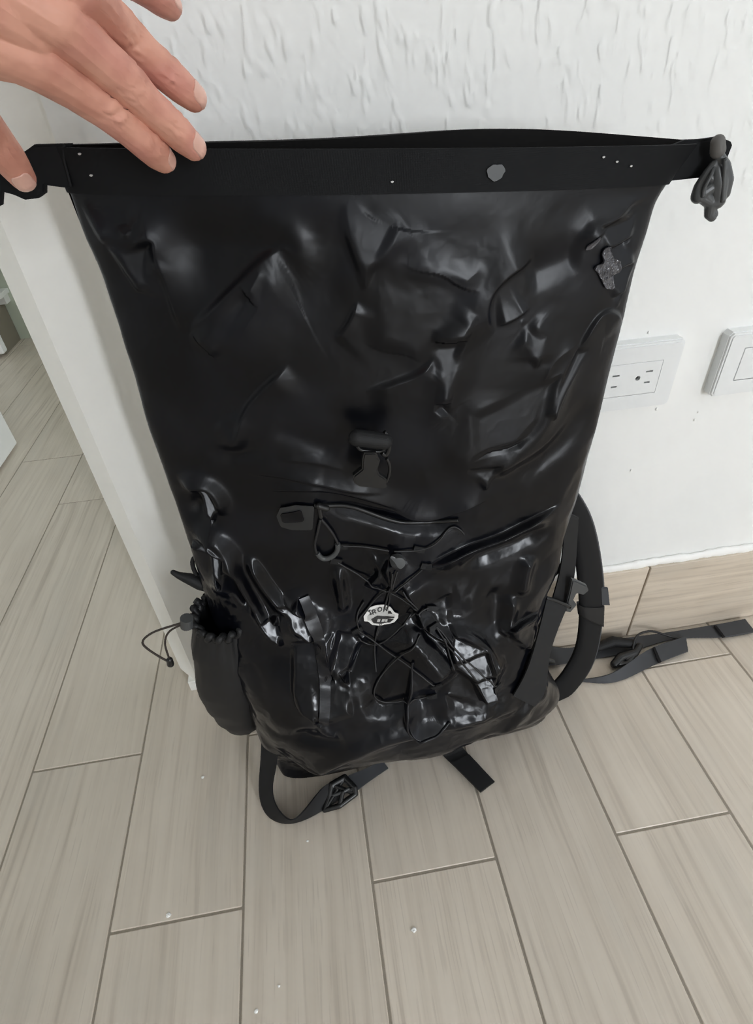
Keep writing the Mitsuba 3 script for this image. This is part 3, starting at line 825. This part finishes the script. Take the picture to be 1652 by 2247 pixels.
add('backpack__zip_slider__pull_cord', tube(on_bag([(.315,.6063),(.3067,.5863),(.3,.5663),(.3033,.5513),(.3183,.5425),(.3383,.5438),(.3517,.5537),(.35,.5663),(.3367,.5863),(.3167,.6063)], .0035), .0013, 8, n=70), 'mat_cord', smooth=True)
add('backpack__zip_slider__pull_grip', tube(on_bag([(.3033,.5525),(.3167,.5425),(.3367,.5438),(.35,.5537),(.35,.565)], .0035), .0026, 8, n=40), 'mat_plastic_grey', smooth=True)

# laced bungee cord, its lock and loops
for ln in ([(.36,.5575),(.415,.5525),(.4833,.5425)], [(.4833,.5425),(.56,.5375),(.5817,.54),(.6133,.5463),(.6383,.5625),(.6583,.5637),(.6733,.5563),(.6783,.5475)],
           [(.345,.535),(.4083,.5088),(.475,.4825),(.5233,.4625),(.5683,.4438)], [(.58,.5112),(.5283,.4913),(.475,.48),(.4417,.4575),(.4133,.4413),(.4017,.4313)],
           [(.4833,.5225),(.4883,.4825),(.475,.4438),(.455,.4075),(.45,.38),(.445,.35)], [(.5033,.5188),(.4917,.4988),(.49,.4537),(.4683,.4238),(.455,.4)],
           [(.6,.4413),(.57,.4413),(.5483,.43),(.51,.4088),(.4767,.3925),(.4483,.3875),(.4183,.3937),(.405,.4075)],
           [(.575,.41),(.545,.39),(.5,.37),(.4367,.335),(.425,.3237),(.4367,.3063),(.455,.3),(.5167,.2988),(.5483,.2988),(.5833,.2988)],
           [(.4033,.4188),(.4433,.3975),(.5,.3725),(.5417,.355),(.595,.3262)], [(.605,.4138),(.6233,.4037),(.645,.385),(.665,.3675),(.7083,.3412),(.7717,.2963)],
           [(.6083,.4113),(.6283,.3925),(.645,.3725),(.6467,.3438)], [(.62,.4),(.6583,.3663),(.6783,.3488),(.705,.325)], [(.4233,.4637),(.4067,.4487),(.4017,.4363),(.41,.4175)],
           [(.5283,.4813),(.545,.4637),(.5617,.4463)]):
    c = on_bag(fine_line(ln, 40), .0022)
    k = np.ones(9) / 9
    cc = np.stack([np.convolve(np.pad(c[:, i], 4, mode='edge'), k, 'valid') for i in range(3)], 1)
    cc[:, 1] = np.minimum(cc[:, 1], c[:, 1])          # pulled straight over the hollows
    add('backpack__bungee_cord', tube(cc, .00095, 7, n=80), 'mat_cord', smooth=True)
for st in [(.3617,.5563),(.3483,.5338),(.565,.5388),(.585,.5125),(.6017,.4388),(.6033,.4125),(.4033,.4175),(.595,.325),(.7717,.2963),(.5833,.2988)]:
    m = trimesh.creation.box((.011, .006, .0016)).subdivide()
    add('backpack__cord_loop', drape(st, random.uniform(-30, 30), m, .0018), 'mat_webbing')
add('backpack__cord_lock', drape([(.5,.53)][0], 0, trimesh.creation.cylinder(.0062, .008, sections=28), .006), 'mat_plastic_grey', smooth=30)

# badge: white rim, grey field, black foot with white blocks, the letters IRON
badge_at = [(.4667,.435)][0]
def flat(poly, h, z0=0.0):
    m = m3.Manifold.extrude(m3.CrossSection([A3(poly)], m3.FillRule.NonZero), h).translate([0, 0, z0]).refine_to_length(.0022).to_mesh()
    return trimesh.Trimesh(m.vert_properties[:, :3], m.tri_verts, process=False)
BW, BA, BOFF = .0165, -14, .0022
rim = [(-1.0, .30), (-.86, .62), (-.5, .80), (0, .86), (.5, .72), (.86, .36), (1.12, .30), (1.16, -.02), (1.0, -.36), (.62, -.56), (.1, -.70), (-.45, -.62), (-.76, -.36), (-1.02, -.34), (-1.12, -.02)]
rim = [(x * BW, y * BW) for x, y in rim]
add('backpack__badge', drape(badge_at, BA, flat(rim, .0008), BOFF), 'mat_logo_white')
add('backpack__badge__field', drape(badge_at, BA, flat([(x * .80, y * .80) for x, y in rim], .0004), BOFF + .0008), 'mat_logo_grey')
add('backpack__badge__foot', drape(badge_at, BA, flat([(x * BW, y * BW) for x, y in ((-.62, -.18), (-.30, .06), (.2, .02), (.90, .05), (.90, -.02), (.35, -.1), (.9, -.12), (.72, -.38), (.1, -.52), (-.4, -.46))], .0003), BOFF + .0013), 'mat_logo_black')
for x in (-.22, .08, .32):
    add('backpack__badge__block', drape(badge_at, BA, flat([((x + u) * BW, (v - .26) * BW) for u, v in ((0, -.1), (.2, -.1), (.2, .1), (0, .1))], .0003), BOFF + .0017), 'mat_logo_grey')
for ch, x, y, r in (('I', -.80, .10, 34), ('R', -.63, .13, 28), ('O', -.34, .30, 20), ('N', .02, .36, 10)):
    tm = meshkit.text_mesh(ch, .0052, .0003, bold=True)
    ca, sa = math.cos(math.radians(r)), math.sin(math.radians(r))
    v = np.array(tm.vertices)
    tm.vertices = np.stack([v[:, 0] * ca - v[:, 1] * sa + x * BW, v[:, 0] * sa + v[:, 1] * ca + y * BW, v[:, 2]], 1)
    add('backpack__badge__letter', drape(badge_at, BA, tm, BOFF + .0013), 'mat_logo_black')
tag('backpack__badge', 'small white badge lettered IRON')
add('backpack__badge__emblem', drape(badge_at, BA, flat([(x * BW, y * BW) for x, y in ((.42, .40), (.56, .46), (.72, .28), (.44, .24))], .0003), BOFF + .0013), 'mat_logo_black')

# welded seam strip and the scuffed tear on the right
sa_, sb_ = fine_line([(.2583,.4838),(.2833,.4338),(.2933,.3825),(.2867,.3325),(.2733,.2913)], 40), fine_line([(.2833,.4863),(.3117,.4325),(.3217,.3813),(.315,.3312),(.3,.29)], 40)
add('backpack__seam_strip', ribbon(on_bag(sa_, .0020), on_bag(sb_, .0020), .0012, n=60, across=6), 'mat_seam', smooth=40)
def crinkle(outline, amp, off):
    pm = patch(outline, 0, .0009)
    pm = pm.subdivide()
    v = np.array(pm.vertices)
    cc = v.mean(0)
    nn = np.abs(meshkit.fbm(v * A3([260, 260, 90]), 3, 3) - .5)
    pm = pm.subdivide()
    v = np.array(pm.vertices)
    nn = np.abs(meshkit.fbm(v * A3([420, 420, 110]), 3, 3) - .5)
    pm.vertices = v + A3([.25, -1, .25]) * (off + amp * nn)[:, None]
    return pm
add('backpack__scuff', crinkle([(.8933,.905),(.9033,.9088),(.9167,.895),(.9317,.89),(.9267,.8738),(.9333,.8613),(.9167,.8638),(.8983,.88),(.8867,.8875),(.9,.8912)], .006, .001), 'mat_scuff', smooth=False)
add('backpack__scuff', crinkle([(.8617,.905),(.8783,.9188),(.8883,.9163),(.8767,.9062)], .003, .0006), 'mat_scuff', smooth=False)

# side pocket on the left with a gathered hem
lv = [(-.1534,.42,.303),(-.161,.42,.2787),(-.169,.42,.2452),(-.1757,.42,.2044),(-.1784,.42,.154),(-.1733,.42,.1089),(-.1636,.42,.0821),(-.1535,.42,.0654)]
rv = [(-.0987,.42,.2941),(-.101,.42,.2644),(-.1007,.42,.2279),(-.1027,.42,.1847),(-.1092,.42,.1389),(-.1195,.42,.1009),(-.1281,.42,.0797),(-.1418,.42,.0639)]
pv, NP = [], 56
lv2, rv2 = spline(lv, 40), spline(rv, 40)
for i in range(40):
    k = i / 39
    c, h = (lv2[i] + rv2[i]) / 2, (rv2[i] - lv2[i]) / 2
    fr = .040 * (math.sin(math.pi * min(1, .25 + k * .80)) ** .7)
    bk = .022
    for j in range(NP):
        a = 2 * math.pi * j / NP
        ca, sa = math.cos(a), math.sin(a)
        pl = 1 + .06 * math.exp(-k * 8) * math.sin(17 * a) + .03 * math.exp(-k * 10) * math.sin(29 * a + 1)
        pv.append(c + h * ca * pl + A3([0, (-fr if sa > 0 else bk) * abs(sa) ** .8 * (-1 if sa <= 0 else 1) * (1 if sa > 0 else -1) * pl, 0]))
pv = A3(pv)
pf = [[i * NP + j, i * NP + (j + 1) % NP, (i + 1) * NP + (j + 1) % NP, (i + 1) * NP + j] for i in range(39) for j in range(NP)]
pf += [[39 * NP, 39 * NP + j, 39 * NP + j + 1, 39 * NP + j + 1] for j in range(1, NP - 1)]
nz = meshkit.fbm(pv * 30, 2, 8) - .5
pv = pv + np.stack([nz * .004, nz * .008, nz * 0], 1)
add('backpack__side_pocket', (pv, np.array(pf)), 'mat_mesh', smooth=True)
hem = []
for j in range(97):
    a = 2 * math.pi * j / 96
    c, h = (lv2[0] + rv2[0]) / 2, (rv2[0] - lv2[0]) / 2
    w = 1 + .07 * math.sin(17 * a) + .03 * math.sin(29 * a + 1)
    hem.append(c + h * 1.0 * math.cos(a) * w + A3([0, -.034 * math.sin(a) * w if math.sin(a) > 0 else -.020 * math.sin(a), .004 * math.sin(17 * a + 1) + .010 * max(0, -math.sin(a))]))
add('backpack__side_pocket__gathered_hem', tube(hem, .0036 + .0006 * np.sin(np.arange(193) * 1.3), 8, n=193), 'mat_mesh', smooth=True)
ck = [(-.1493,.386,.3387),(-.152,.386,.323)]
tg2 = trimesh.creation.cylinder(.0062, .0118, sections=24)
tg2 = trimesh.Trimesh(*trimesh.remesh.subdivide_to_size(tg2.vertices, tg2.faces, .004), process=False)
tg2.apply_transform(trimesh.transformations.rotation_matrix(.25, [0, 1, 0]))
tg2.apply_translation((A3(ck[0]) + A3(ck[1])) / 2)
add('backpack__side_pocket__cord_stopper', tg2, 'mat_plastic_grey', smooth=30)
add('backpack__side_pocket__drawcord', cat(tube([(-.1531,.384,.3332),(-.167,.384,.3303),(-.182,.384,.3264),(-.1937,.384,.3195),(-.1981,.384,.3121),(-.1958,.384,.3022),(-.1893,.384,.2894),(-.1823,.384,.2785)], .0011, 7, n=70), tube([(-.1538,.384,.3306),(-.163,.384,.3273),(-.1713,.384,.321),(-.1775,.384,.3084),(-.1797,.384,.2944),(-.1806,.384,.2781)], .0010, 7, n=50)), 'mat_cord_brown', smooth=True)
ce = [(-.1807,.384,.2812),(-.1816,.384,.2745)]
add('backpack__side_pocket__drawcord_end', blob([[(*ce[0], .0032), (*ce[1], .0036)]], .001, 2), 'mat_plastic', smooth=True)
add('backpack__side_tab', blob([[(*p, r) for p, r in zip([(-.1598,.425,.3629),(-.1554,.425,.3575),(-.1471,.425,.3513),(-.1379,.425,.3428),(-.1262,.425,.3336)], (.0026, .0036, .0058, .0072, .0060))]], .0015, 4), 'mat_webbing', smooth=True)
add('backpack__side_tab__loop', tube([(-.1386,.425,.3547),(-.1394,.425,.3658),(-.1354,.425,.378),(-.1296,.425,.3763),(-.1299,.425,.3607),(-.1306,.425,.3446)], .0022, 7, n=50), 'mat_webbing', smooth=True)

# right: padded shoulder strap, webbing, ladder buckle, grab handle
so = [(.247,.45,.4006),(.266,.452,.377),(.2928,.456,.3336),(.3163,.458,.2768),(.3386,.458,.2006),(.3481,.455,.139),(.3511,.45,.08),(.3438,.445,.0348),(.3265,.44,.0009),(.3053,.435,-.0225)]
si = [(.2295,.44,.3899),(.2452,.44,.3691),(.2624,.44,.3373),(.2783,.44,.2894),(.2937,.44,.2287),(.3064,.44,.166),(.3099,.438,.1057),(.3022,.435,.0737),(.2901,.432,.0488),(.2767,.43,.0332)]
add('backpack__shoulder_strap', ribbon(so, si, .013, n=90, puff=1, across=14), 'mat_foam', smooth=40)
add('backpack__shoulder_strap__binding', tube([(.2643,.449,.3795),(.2915,.453,.3363),(.3148,.455,.2798),(.3371,.455,.204),(.3465,.452,.1428),(.3495,.447,.0842),(.3422,.442,.0394),(.325,.437,.0058)], .0022, 6, n=90), 'mat_webbing_grey', smooth=True)
add('backpack__shoulder_strap__tab', plate([(.3304,.452,.211),(.3409,.452,.208),(.3508,.452,.1738),(.3388,.452,.1765)], .003, .0006), 'mat_webbing_grey')
add('backpack__shoulder_strap__sleeve', ribbon([(.2975,.44,.1979),(.304,.44,.1755)], [(.3454,.456,.1698),(.3527,.455,.1264)], .0165, n=8, puff=1, across=12), 'mat_webbing', smooth=40)
add('backpack__compression_strap', ribbon([(.2437,.432,.3472),(.248,.428,.3674),(.2487,.424,.3465),(.2503,.42,.3096),(.2488,.416,.278),(.2447,.412,.2512)], [(.2722,.44,.3235),(.2667,.432,.3521),(.2672,.427,.3307),(.2701,.422,.2897),(.2697,.418,.2565),(.2669,.414,.2331)], .0018, n=60), 'mat_webbing', smooth=40)
low_a = np.vstack([[(.2334,.405,.2642)], on_bag([(.8933,.3175,.005),(.8633,.2825,.004),(.8283,.2587,.003)])])
low_b = np.vstack([[(.2617,.405,.2441),(.2299,.368,.203)], on_bag([(.91,.2288,.004),(.875,.2162,.003)])])
add('backpack__compression_strap', ribbon(low_a, low_b, .0018, n=60), 'mat_webbing', smooth=40)
add('backpack__ladder_buckle', plate([(.2617,.412,.2815),(.2677,.412,.2781),(.2816,.412,.2677),(.2854,.412,.2594),(.2805,.412,.2528),(.2713,.412,.2578),(.2689,.412,.246),(.275,.412,.2367),(.2691,.412,.2252),(.2617,.412,.2284),(.2616,.412,.2428),(.2621,.412,.2598)], .005, .0012), 'mat_plastic_grey', smooth=30)
add('backpack__ladder_buckle__bar', tube([(.2321,.404,.2625),(.2464,.404,.2541),(.2642,.404,.24)], .0024, 8), 'mat_plastic', smooth=True)
add('backpack__grab_handle', tube([(.2535,.44,.3269),(.2612,.436,.3242),(.2656,.432,.3166),(.2652,.43,.301),(.2572,.428,.2851),(.2449,.428,.2684),(.234,.43,.2517),(.225,.432,.2398)], .0034, 10, n=70), 'mat_webbing', smooth=True)
add('backpack__strap_adjuster', blob([[(*p, .0045) for p in [(.2996,.4883,.018),(.3125,.4884,.01)]]], .0015, 2), 'mat_plastic_grey', smooth=True)

# webbing that lies on the tiles at the right
add('backpack__waist_strap', ribbon([(.3085,.5195,.012),(.337,.5132,.006),(.3653,.511,.004),(.414,.5132,.003),(.4681,.5128,.003),(.5296,.511,.003),(.6011,.5111,.003),(.6527,.5116,.003)], [(.2969,.4814,.012),(.332,.4841,.006),(.3775,.4854,.004),(.4155,.4858,.003),(.4636,.4907,.003),(.529,.497,.003),(.5983,.4861,.003),(.6502,.4861,.003)], .002, n=70), 'mat_webbing_grey', smooth=40)
add('backpack__waist_strap__folded_end', ribbon([(.5947,.5079,.006),(.6506,.5103,.006)], [(.5933,.4837,.006),(.6488,.4848,.006)], .0028), 'mat_webbing_grey', smooth=40)
add('backpack__waist_strap__stitch', ribbon([(.5937,.5071,.0072),(.5978,.5073,.0072)], [(.593,.4828,.0072),(.597,.4829,.0072)], .001), 'mat_foam')
add('backpack__waist_strap', ribbon([(.3359,.4553,.003),(.3591,.4492,.01),(.3871,.4491,.014),(.4291,.4659,.012),(.4779,.485,.009),(.5373,.4949,.007)], [(.337,.4542,.002),(.3595,.4466,.002),(.3859,.4415,.002),(.421,.4462,.002),(.4678,.4584,.004),(.5261,.4697,.005)], .002, n=60), 'mat_webbing_grey', smooth=40)
add('backpack__waist_strap__folded_end', ribbon([(.4756,.4834,.0115),(.536,.494,.0095)], [(.4712,.458,.007),(.5248,.4689,.0075)], .0028), 'mat_webbing_grey', smooth=40)
add('backpack__waist_strap__stitch', ribbon([(.4728,.4819,.013),(.4766,.4821,.013)], [(.4688,.4562,.009),(.4737,.4569,.009)], .001), 'mat_foam')
bk = [(.4033,.4671,.008),(.4169,.4752,.012),(.4414,.4791,.012),(.4531,.4877,.014),(.4229,.465,.008),(.3805,.4957,.014),(.416,.5008,.018),(.4429,.4935,.016)]
add('backpack__waist_buckle', blob([[(*bk[0], .0062), (*bk[1], .0070), (*bk[2], .0065), (*bk[3], .0055)], [(*bk[0], .0045), (*bk[4], .0045), (*bk[2], .0050)]], .0016, 3), 'mat_plastic', smooth=40)
add('backpack__waist_buckle__strap_loop', blob([[(*bk[5], .0060), (*bk[6], .0085), (*bk[7], .0070)]], .002, 4), 'mat_webbing', smooth=True)
add('backpack__waist_buckle__cord', tube([(.4383,.4799,.014),(.4458,.4928,.024),(.4559,.4994,.028),(.4761,.5034,.026),(.4977,.5028,.016),(.525,.4953,.005)], .0017, 8, n=50), 'mat_cord', smooth=True)

# straps at the front, on the tiles
add('backpack__leg_strap', ribbon([(-.1241,.4168,.075),(-.1291,.3933,.05),(-.1363,.366,.022),(-.1342,.3478,.01),(-.1261,.3363,.003),(-.1114,.3276,.0015),(-.0929,.3249,.0015),(-.0693,.3296,.0018),(-.0462,.3375,.003),(-.0324,.3419,.006)], [(-.1035,.4071,.085),(-.1078,.3779,.058),(-.1169,.3589,.036),(-.1155,.3422,.028),(-.1078,.3286,.024),(-.0959,.3197,.022),(-.0831,.3256,.022),(-.0673,.3408,.022),(-.0525,.3559,.018),(-.0429,.3615,.014)], .0019, n=110), 'mat_webbing', smooth=40)
fb = [(-.0432,.3579,.014),(-.0256,.3645,.014),(-.0142,.35,.012),(-.0141,.3436,.008),(-.0362,.3333,.006),(-.0559,.3315,.005),(-.0485,.3462,.008),(-.0301,.3465,.013),(-.0213,.3497,.013)]
add('backpack__leg_buckle', blob([[(*fb[0], .0042), (*fb[1], .0042)], [(*fb[0], .0040), (*fb[6], .0040), (*fb[5], .0030), (*fb[4], .0036), (*fb[3], .0036)], [(*fb[1], .0040), (*fb[2], .0036), (*fb[3], .0036)], [(*fb[7], .0030), (*fb[4], .0030)], [(*fb[0], .0030), (*fb[3], .0028)], [(*fb[1], .0030), (*fb[5], .0026)], [(*fb[6], .0030), (*fb[2], .0028)]], .0014, 3), 'mat_plastic', smooth=35)
add('backpack__leg_buckle__bar', tube(fb[6:9], .0022, 8), 'mat_plastic_grey', smooth=True)
add('backpack__leg_buckle__webbing', ribbon([(-.0296,.362,.013),(-.0138,.3693,.01),(.002,.3737,.008),(.0272,.384,.004)], [(-.0138,.3449,.01),(-.0008,.3536,.007),(.0124,.3613,.004),(.0339,.3722,.002)], .002, n=30), 'mat_webbing_grey', smooth=40)
add('backpack__hem_strap', ribbon([(.1023,.3876,.03),(.1081,.3765,.01),(.1184,.3618,.006),(.1466,.3188,.003)], [(.1321,.3922,.03),(.1377,.3816,.01),(.1455,.3678,.006),(.1676,.3288,.003)], .002, n=40), 'mat_webbing', smooth=40)
add('backpack__hem_strap__folded_end', ribbon([(.1183,.3614,.008),(.1457,.3184,.0055)], [(.1448,.3682,.008),(.1676,.3276,.0055)], .0030), 'mat_webbing', smooth=40)

add('backpack__pocket_piping', tube(on_bag(fine_line([(.5417,.365),(.5283,.33),(.5133,.2925),(.5067,.2575),(.5117,.2425),(.5383,.2388),(.5767,.2412),(.615,.25)], 50), .0012), .0016, 8, n=90), 'mat_seam', smooth=True)

# crumbs on the tiles
spots = [(-.1177,.1654,.0),(-.1412,.1492,.0),(.0311,.1895,.0),(-.08,.3005,.0),(-.2175,.406,.0),(-.2422,.2495,.0)]
told = ('tiny white crumb near the lower edge, left of the centre', 'smallest white crumb right at the lower edge of the picture', 'larger white crumb on the tile in the middle of the floor', 'tiny white crumb just below the looped front strap', 'tiny white crumb on the tile below the side pocket', 'tiny white crumb beside the end joint of a tile, lower left')
for i, ((x, y, z), text) in enumerate(zip(spots, told)):
    c = trimesh.creation.icosphere(1, .0012 + .0006 * (i % 3))
    c.vertices *= rng.uniform(.7, 1.3, c.vertices.shape) * A3([1.2, 1, .6])
    c.apply_translation([x, y, .0008])
    k = add('crumb', c, 'mat_door')
    tag(k, text, 'crumb', group='white crumbs scattered on the floor tiles')

# ------------------------------------------------------------------ the hand that holds the band (a left hand, reaching in from the upper left)
HJ = dict(index=([(-.0995,.336,.7554),(-.0807,.358,.7354),(-.069,.372,.7186),(-.0642,.382,.7103)], (.0124, .0098, .0084, .0066)),
          middle=([(-.0852,.332,.7681),(-.0693,.356,.7459),(-.0557,.373,.727),(-.0463,.382,.7152)], (.0124, .0100, .0085, .0068)),
          ring=([(-.0749,.336,.7793),(-.0677,.372,.7643),(-.0527,.384,.7481),(-.0421,.395,.7369)], (.0122, .0100, .0086, .0070)),
          pinky=([(-.0671,.345,.7916),(-.0625,.38,.7864),(-.0536,.398,.7812),(-.0464,.412,.7757)], (.0108, .0088, .0076, .0062)),
          thumb=([(-.1435,.335,.768),(-.1495,.362,.7499),(-.1491,.384,.727),(-.1469,.397,.7063)], (.0160, .0122, .0098, .0074)))
chains = []
for name, (pts, rr) in HJ.items():
    p = A3(pts)
    ch = [(*p[0], rr[0]), (*(p[0] * .5 + p[1] * .5), (rr[0] + rr[1]) * .47), (*p[1], rr[1]), (*(p[1] * .5 + p[2] * .5), (rr[1] + rr[2]) * .475), (*p[2], rr[2]), (*(p[2] * .45 + p[3] * .55), rr[2] * .96), (*p[3], rr[3])]
    chains.append(ch)
kn = {k: A3(v[0][0]) for k, v in HJ.items()}
back = A3([-.55, -.52, .50]) / np.linalg.norm([-.55, -.52, .50])          # from the knuckles towards the wrist
wi, wu = kn['index'] + back * .072 + A3([-.012, .004, -.006]), kn['pinky'] + back * .066 + A3([-.004, .006, .004])
for a in ('index', 'middle', 'ring', 'pinky'):
    w = {'index': wi, 'middle': wi * .65 + wu * .35, 'ring': wi * .35 + wu * .65, 'pinky': wu}[a]
    chains.append([(*kn[a], .0125 if a != 'pinky' else .011), (*(kn[a] * .55 + w * .45), .0135), (*w, .0165)])
for a, b in (('index', 'middle'), ('middle', 'ring'), ('ring', 'pinky')):
    m = (kn[a] + kn[b]) / 2
    chains.append([(*(m + back * .006), .0105), (*(m + back * .03), .0135)])
tm = A3(HJ['thumb'][0][1])
chains.append([(*wi, .017), (*A3(HJ['thumb'][0][0]), .0165), (*tm, .0125)])
chains.append([(*kn['index'], .0105), (*(kn['index'] * .45 + A3(HJ['thumb'][0][0]) * .55), .0120), (*A3(HJ['thumb'][0][0]), .0150)])
el = back * .24 + A3([-.03, -.02, .04])
chains += [[(*wi, .0175), (*(wi + el * .35), .024), (*(wi + el), .036)], [(*wu, .0165), (*(wu + el * .35), .024), (*(wu + el), .036)], [(*wi, .0175), (*wu, .0165)]]
hand = blob(chains, .0022, 10)
hv, hn = np.array(hand.vertices), np.array(hand.vertex_normals)
for name, (pts, rr) in HJ.items():
    p = A3(pts)
    for j, spread in ((1, .0042), (2, .0030)):
        ax = p[j + 1] - p[j - 1]
        ax /= np.linalg.norm(ax)
        dor = A3([.25, -.8, .55]) if name != 'thumb' else A3([.1, -1, .3])
        dor -= ax * (dor @ ax)
        dor /= np.linalg.norm(dor)
        d = hv - p[j]
        al = d @ ax
        near = (np.linalg.norm(d, axis=1) < rr[j] * 1.8) & (hn @ dor > .15)
        wv = np.clip((hn @ dor - .15) / .6, 0, 1)
        g = np.zeros(len(hv))
        for o, dep in ((-spread, .0009), (-.4 * spread, .0006), (.1 * spread, .0014), (spread, .0009)):
            g -= dep * np.exp(-((al - o - .0012 * np.sin(d[:, 0] * 900)) / .0008) ** 2)
        g += .0011 * np.exp(-(al / (rr[j] * .8)) ** 2)
        hv += hn * (g * wv * near)[:, None]
hand.vertices = hv
add('person__hand', hand, 'mat_skin', smooth=True)
tag('person', 'left hand reaching in from the upper left and pinching the edge of the bag opening', 'person')
for name, (pts, rr) in HJ.items():
    p = A3(pts)
    ax = p[3] - p[2]
    ax /= np.linalg.norm(ax)
    dor = A3([.30, -.8, .55]) if name != 'thumb' else A3([.15, -1, .35])
    dor -= ax * (dor @ ax)
    dor /= np.linalg.norm(dor)
    lat = np.cross(dor, ax)
    R, Ln, Wd = rr[3] * 1.02, rr[3] * .92, 1.02
    u, v = np.meshgrid(np.linspace(-1, 1, 15), np.linspace(-1, 1, 17))
    # squared oval, laid on the back of the finger end
    uu = u * np.sqrt(np.clip(1 - np.abs(v) ** 4 * .6, 0, 1))
    c = p[3]
    nx, ny = uu * rr[3] * .72, v * rr[3] * .88 - rr[3] * .02
    Lb = np.linalg.norm(p[3] - p[2])
    Rr = np.interp(-ny / Lb, [0, .45, 1], [rr[3], rr[2] * .965, rr[2]])
    nz = np.sqrt(np.maximum(Rr ** 2 - nx ** 2 - np.maximum(ny, 0) ** 2, (rr[3] * .3) ** 2)) + .0005
    q = c + nx[..., None] * lat + ny[..., None] * ax + nz[..., None] * dor
    q2 = q - dor * .0012
    n = q.shape[0] * q.shape[1]
    vv = np.concatenate([q.reshape(-1, 3), q2.reshape(-1, 3)])
    ff = []
    W_ = 15
    for i in range(16):
        for j in range(14):
            a = i * W_ + j
            ff += [[a, a + 1, a + W_ + 1, a + W_], [n + a, n + a + W_, n + a + W_ + 1, n + a + 1]]
    edge = [j for j in range(W_)] + [i * W_ + 14 for i in range(1, 17)] + [16 * W_ + j for j in range(13, -1, -1)] + [i * W_ for i in range(15, 0, -1)]
    for a, b in zip(edge, edge[1:] + edge[:1]):
        ff.append([a, n + a, n + b, b])
    add('person__fingernail', (vv, np.array(ff)), 'mat_nail', smooth=50)
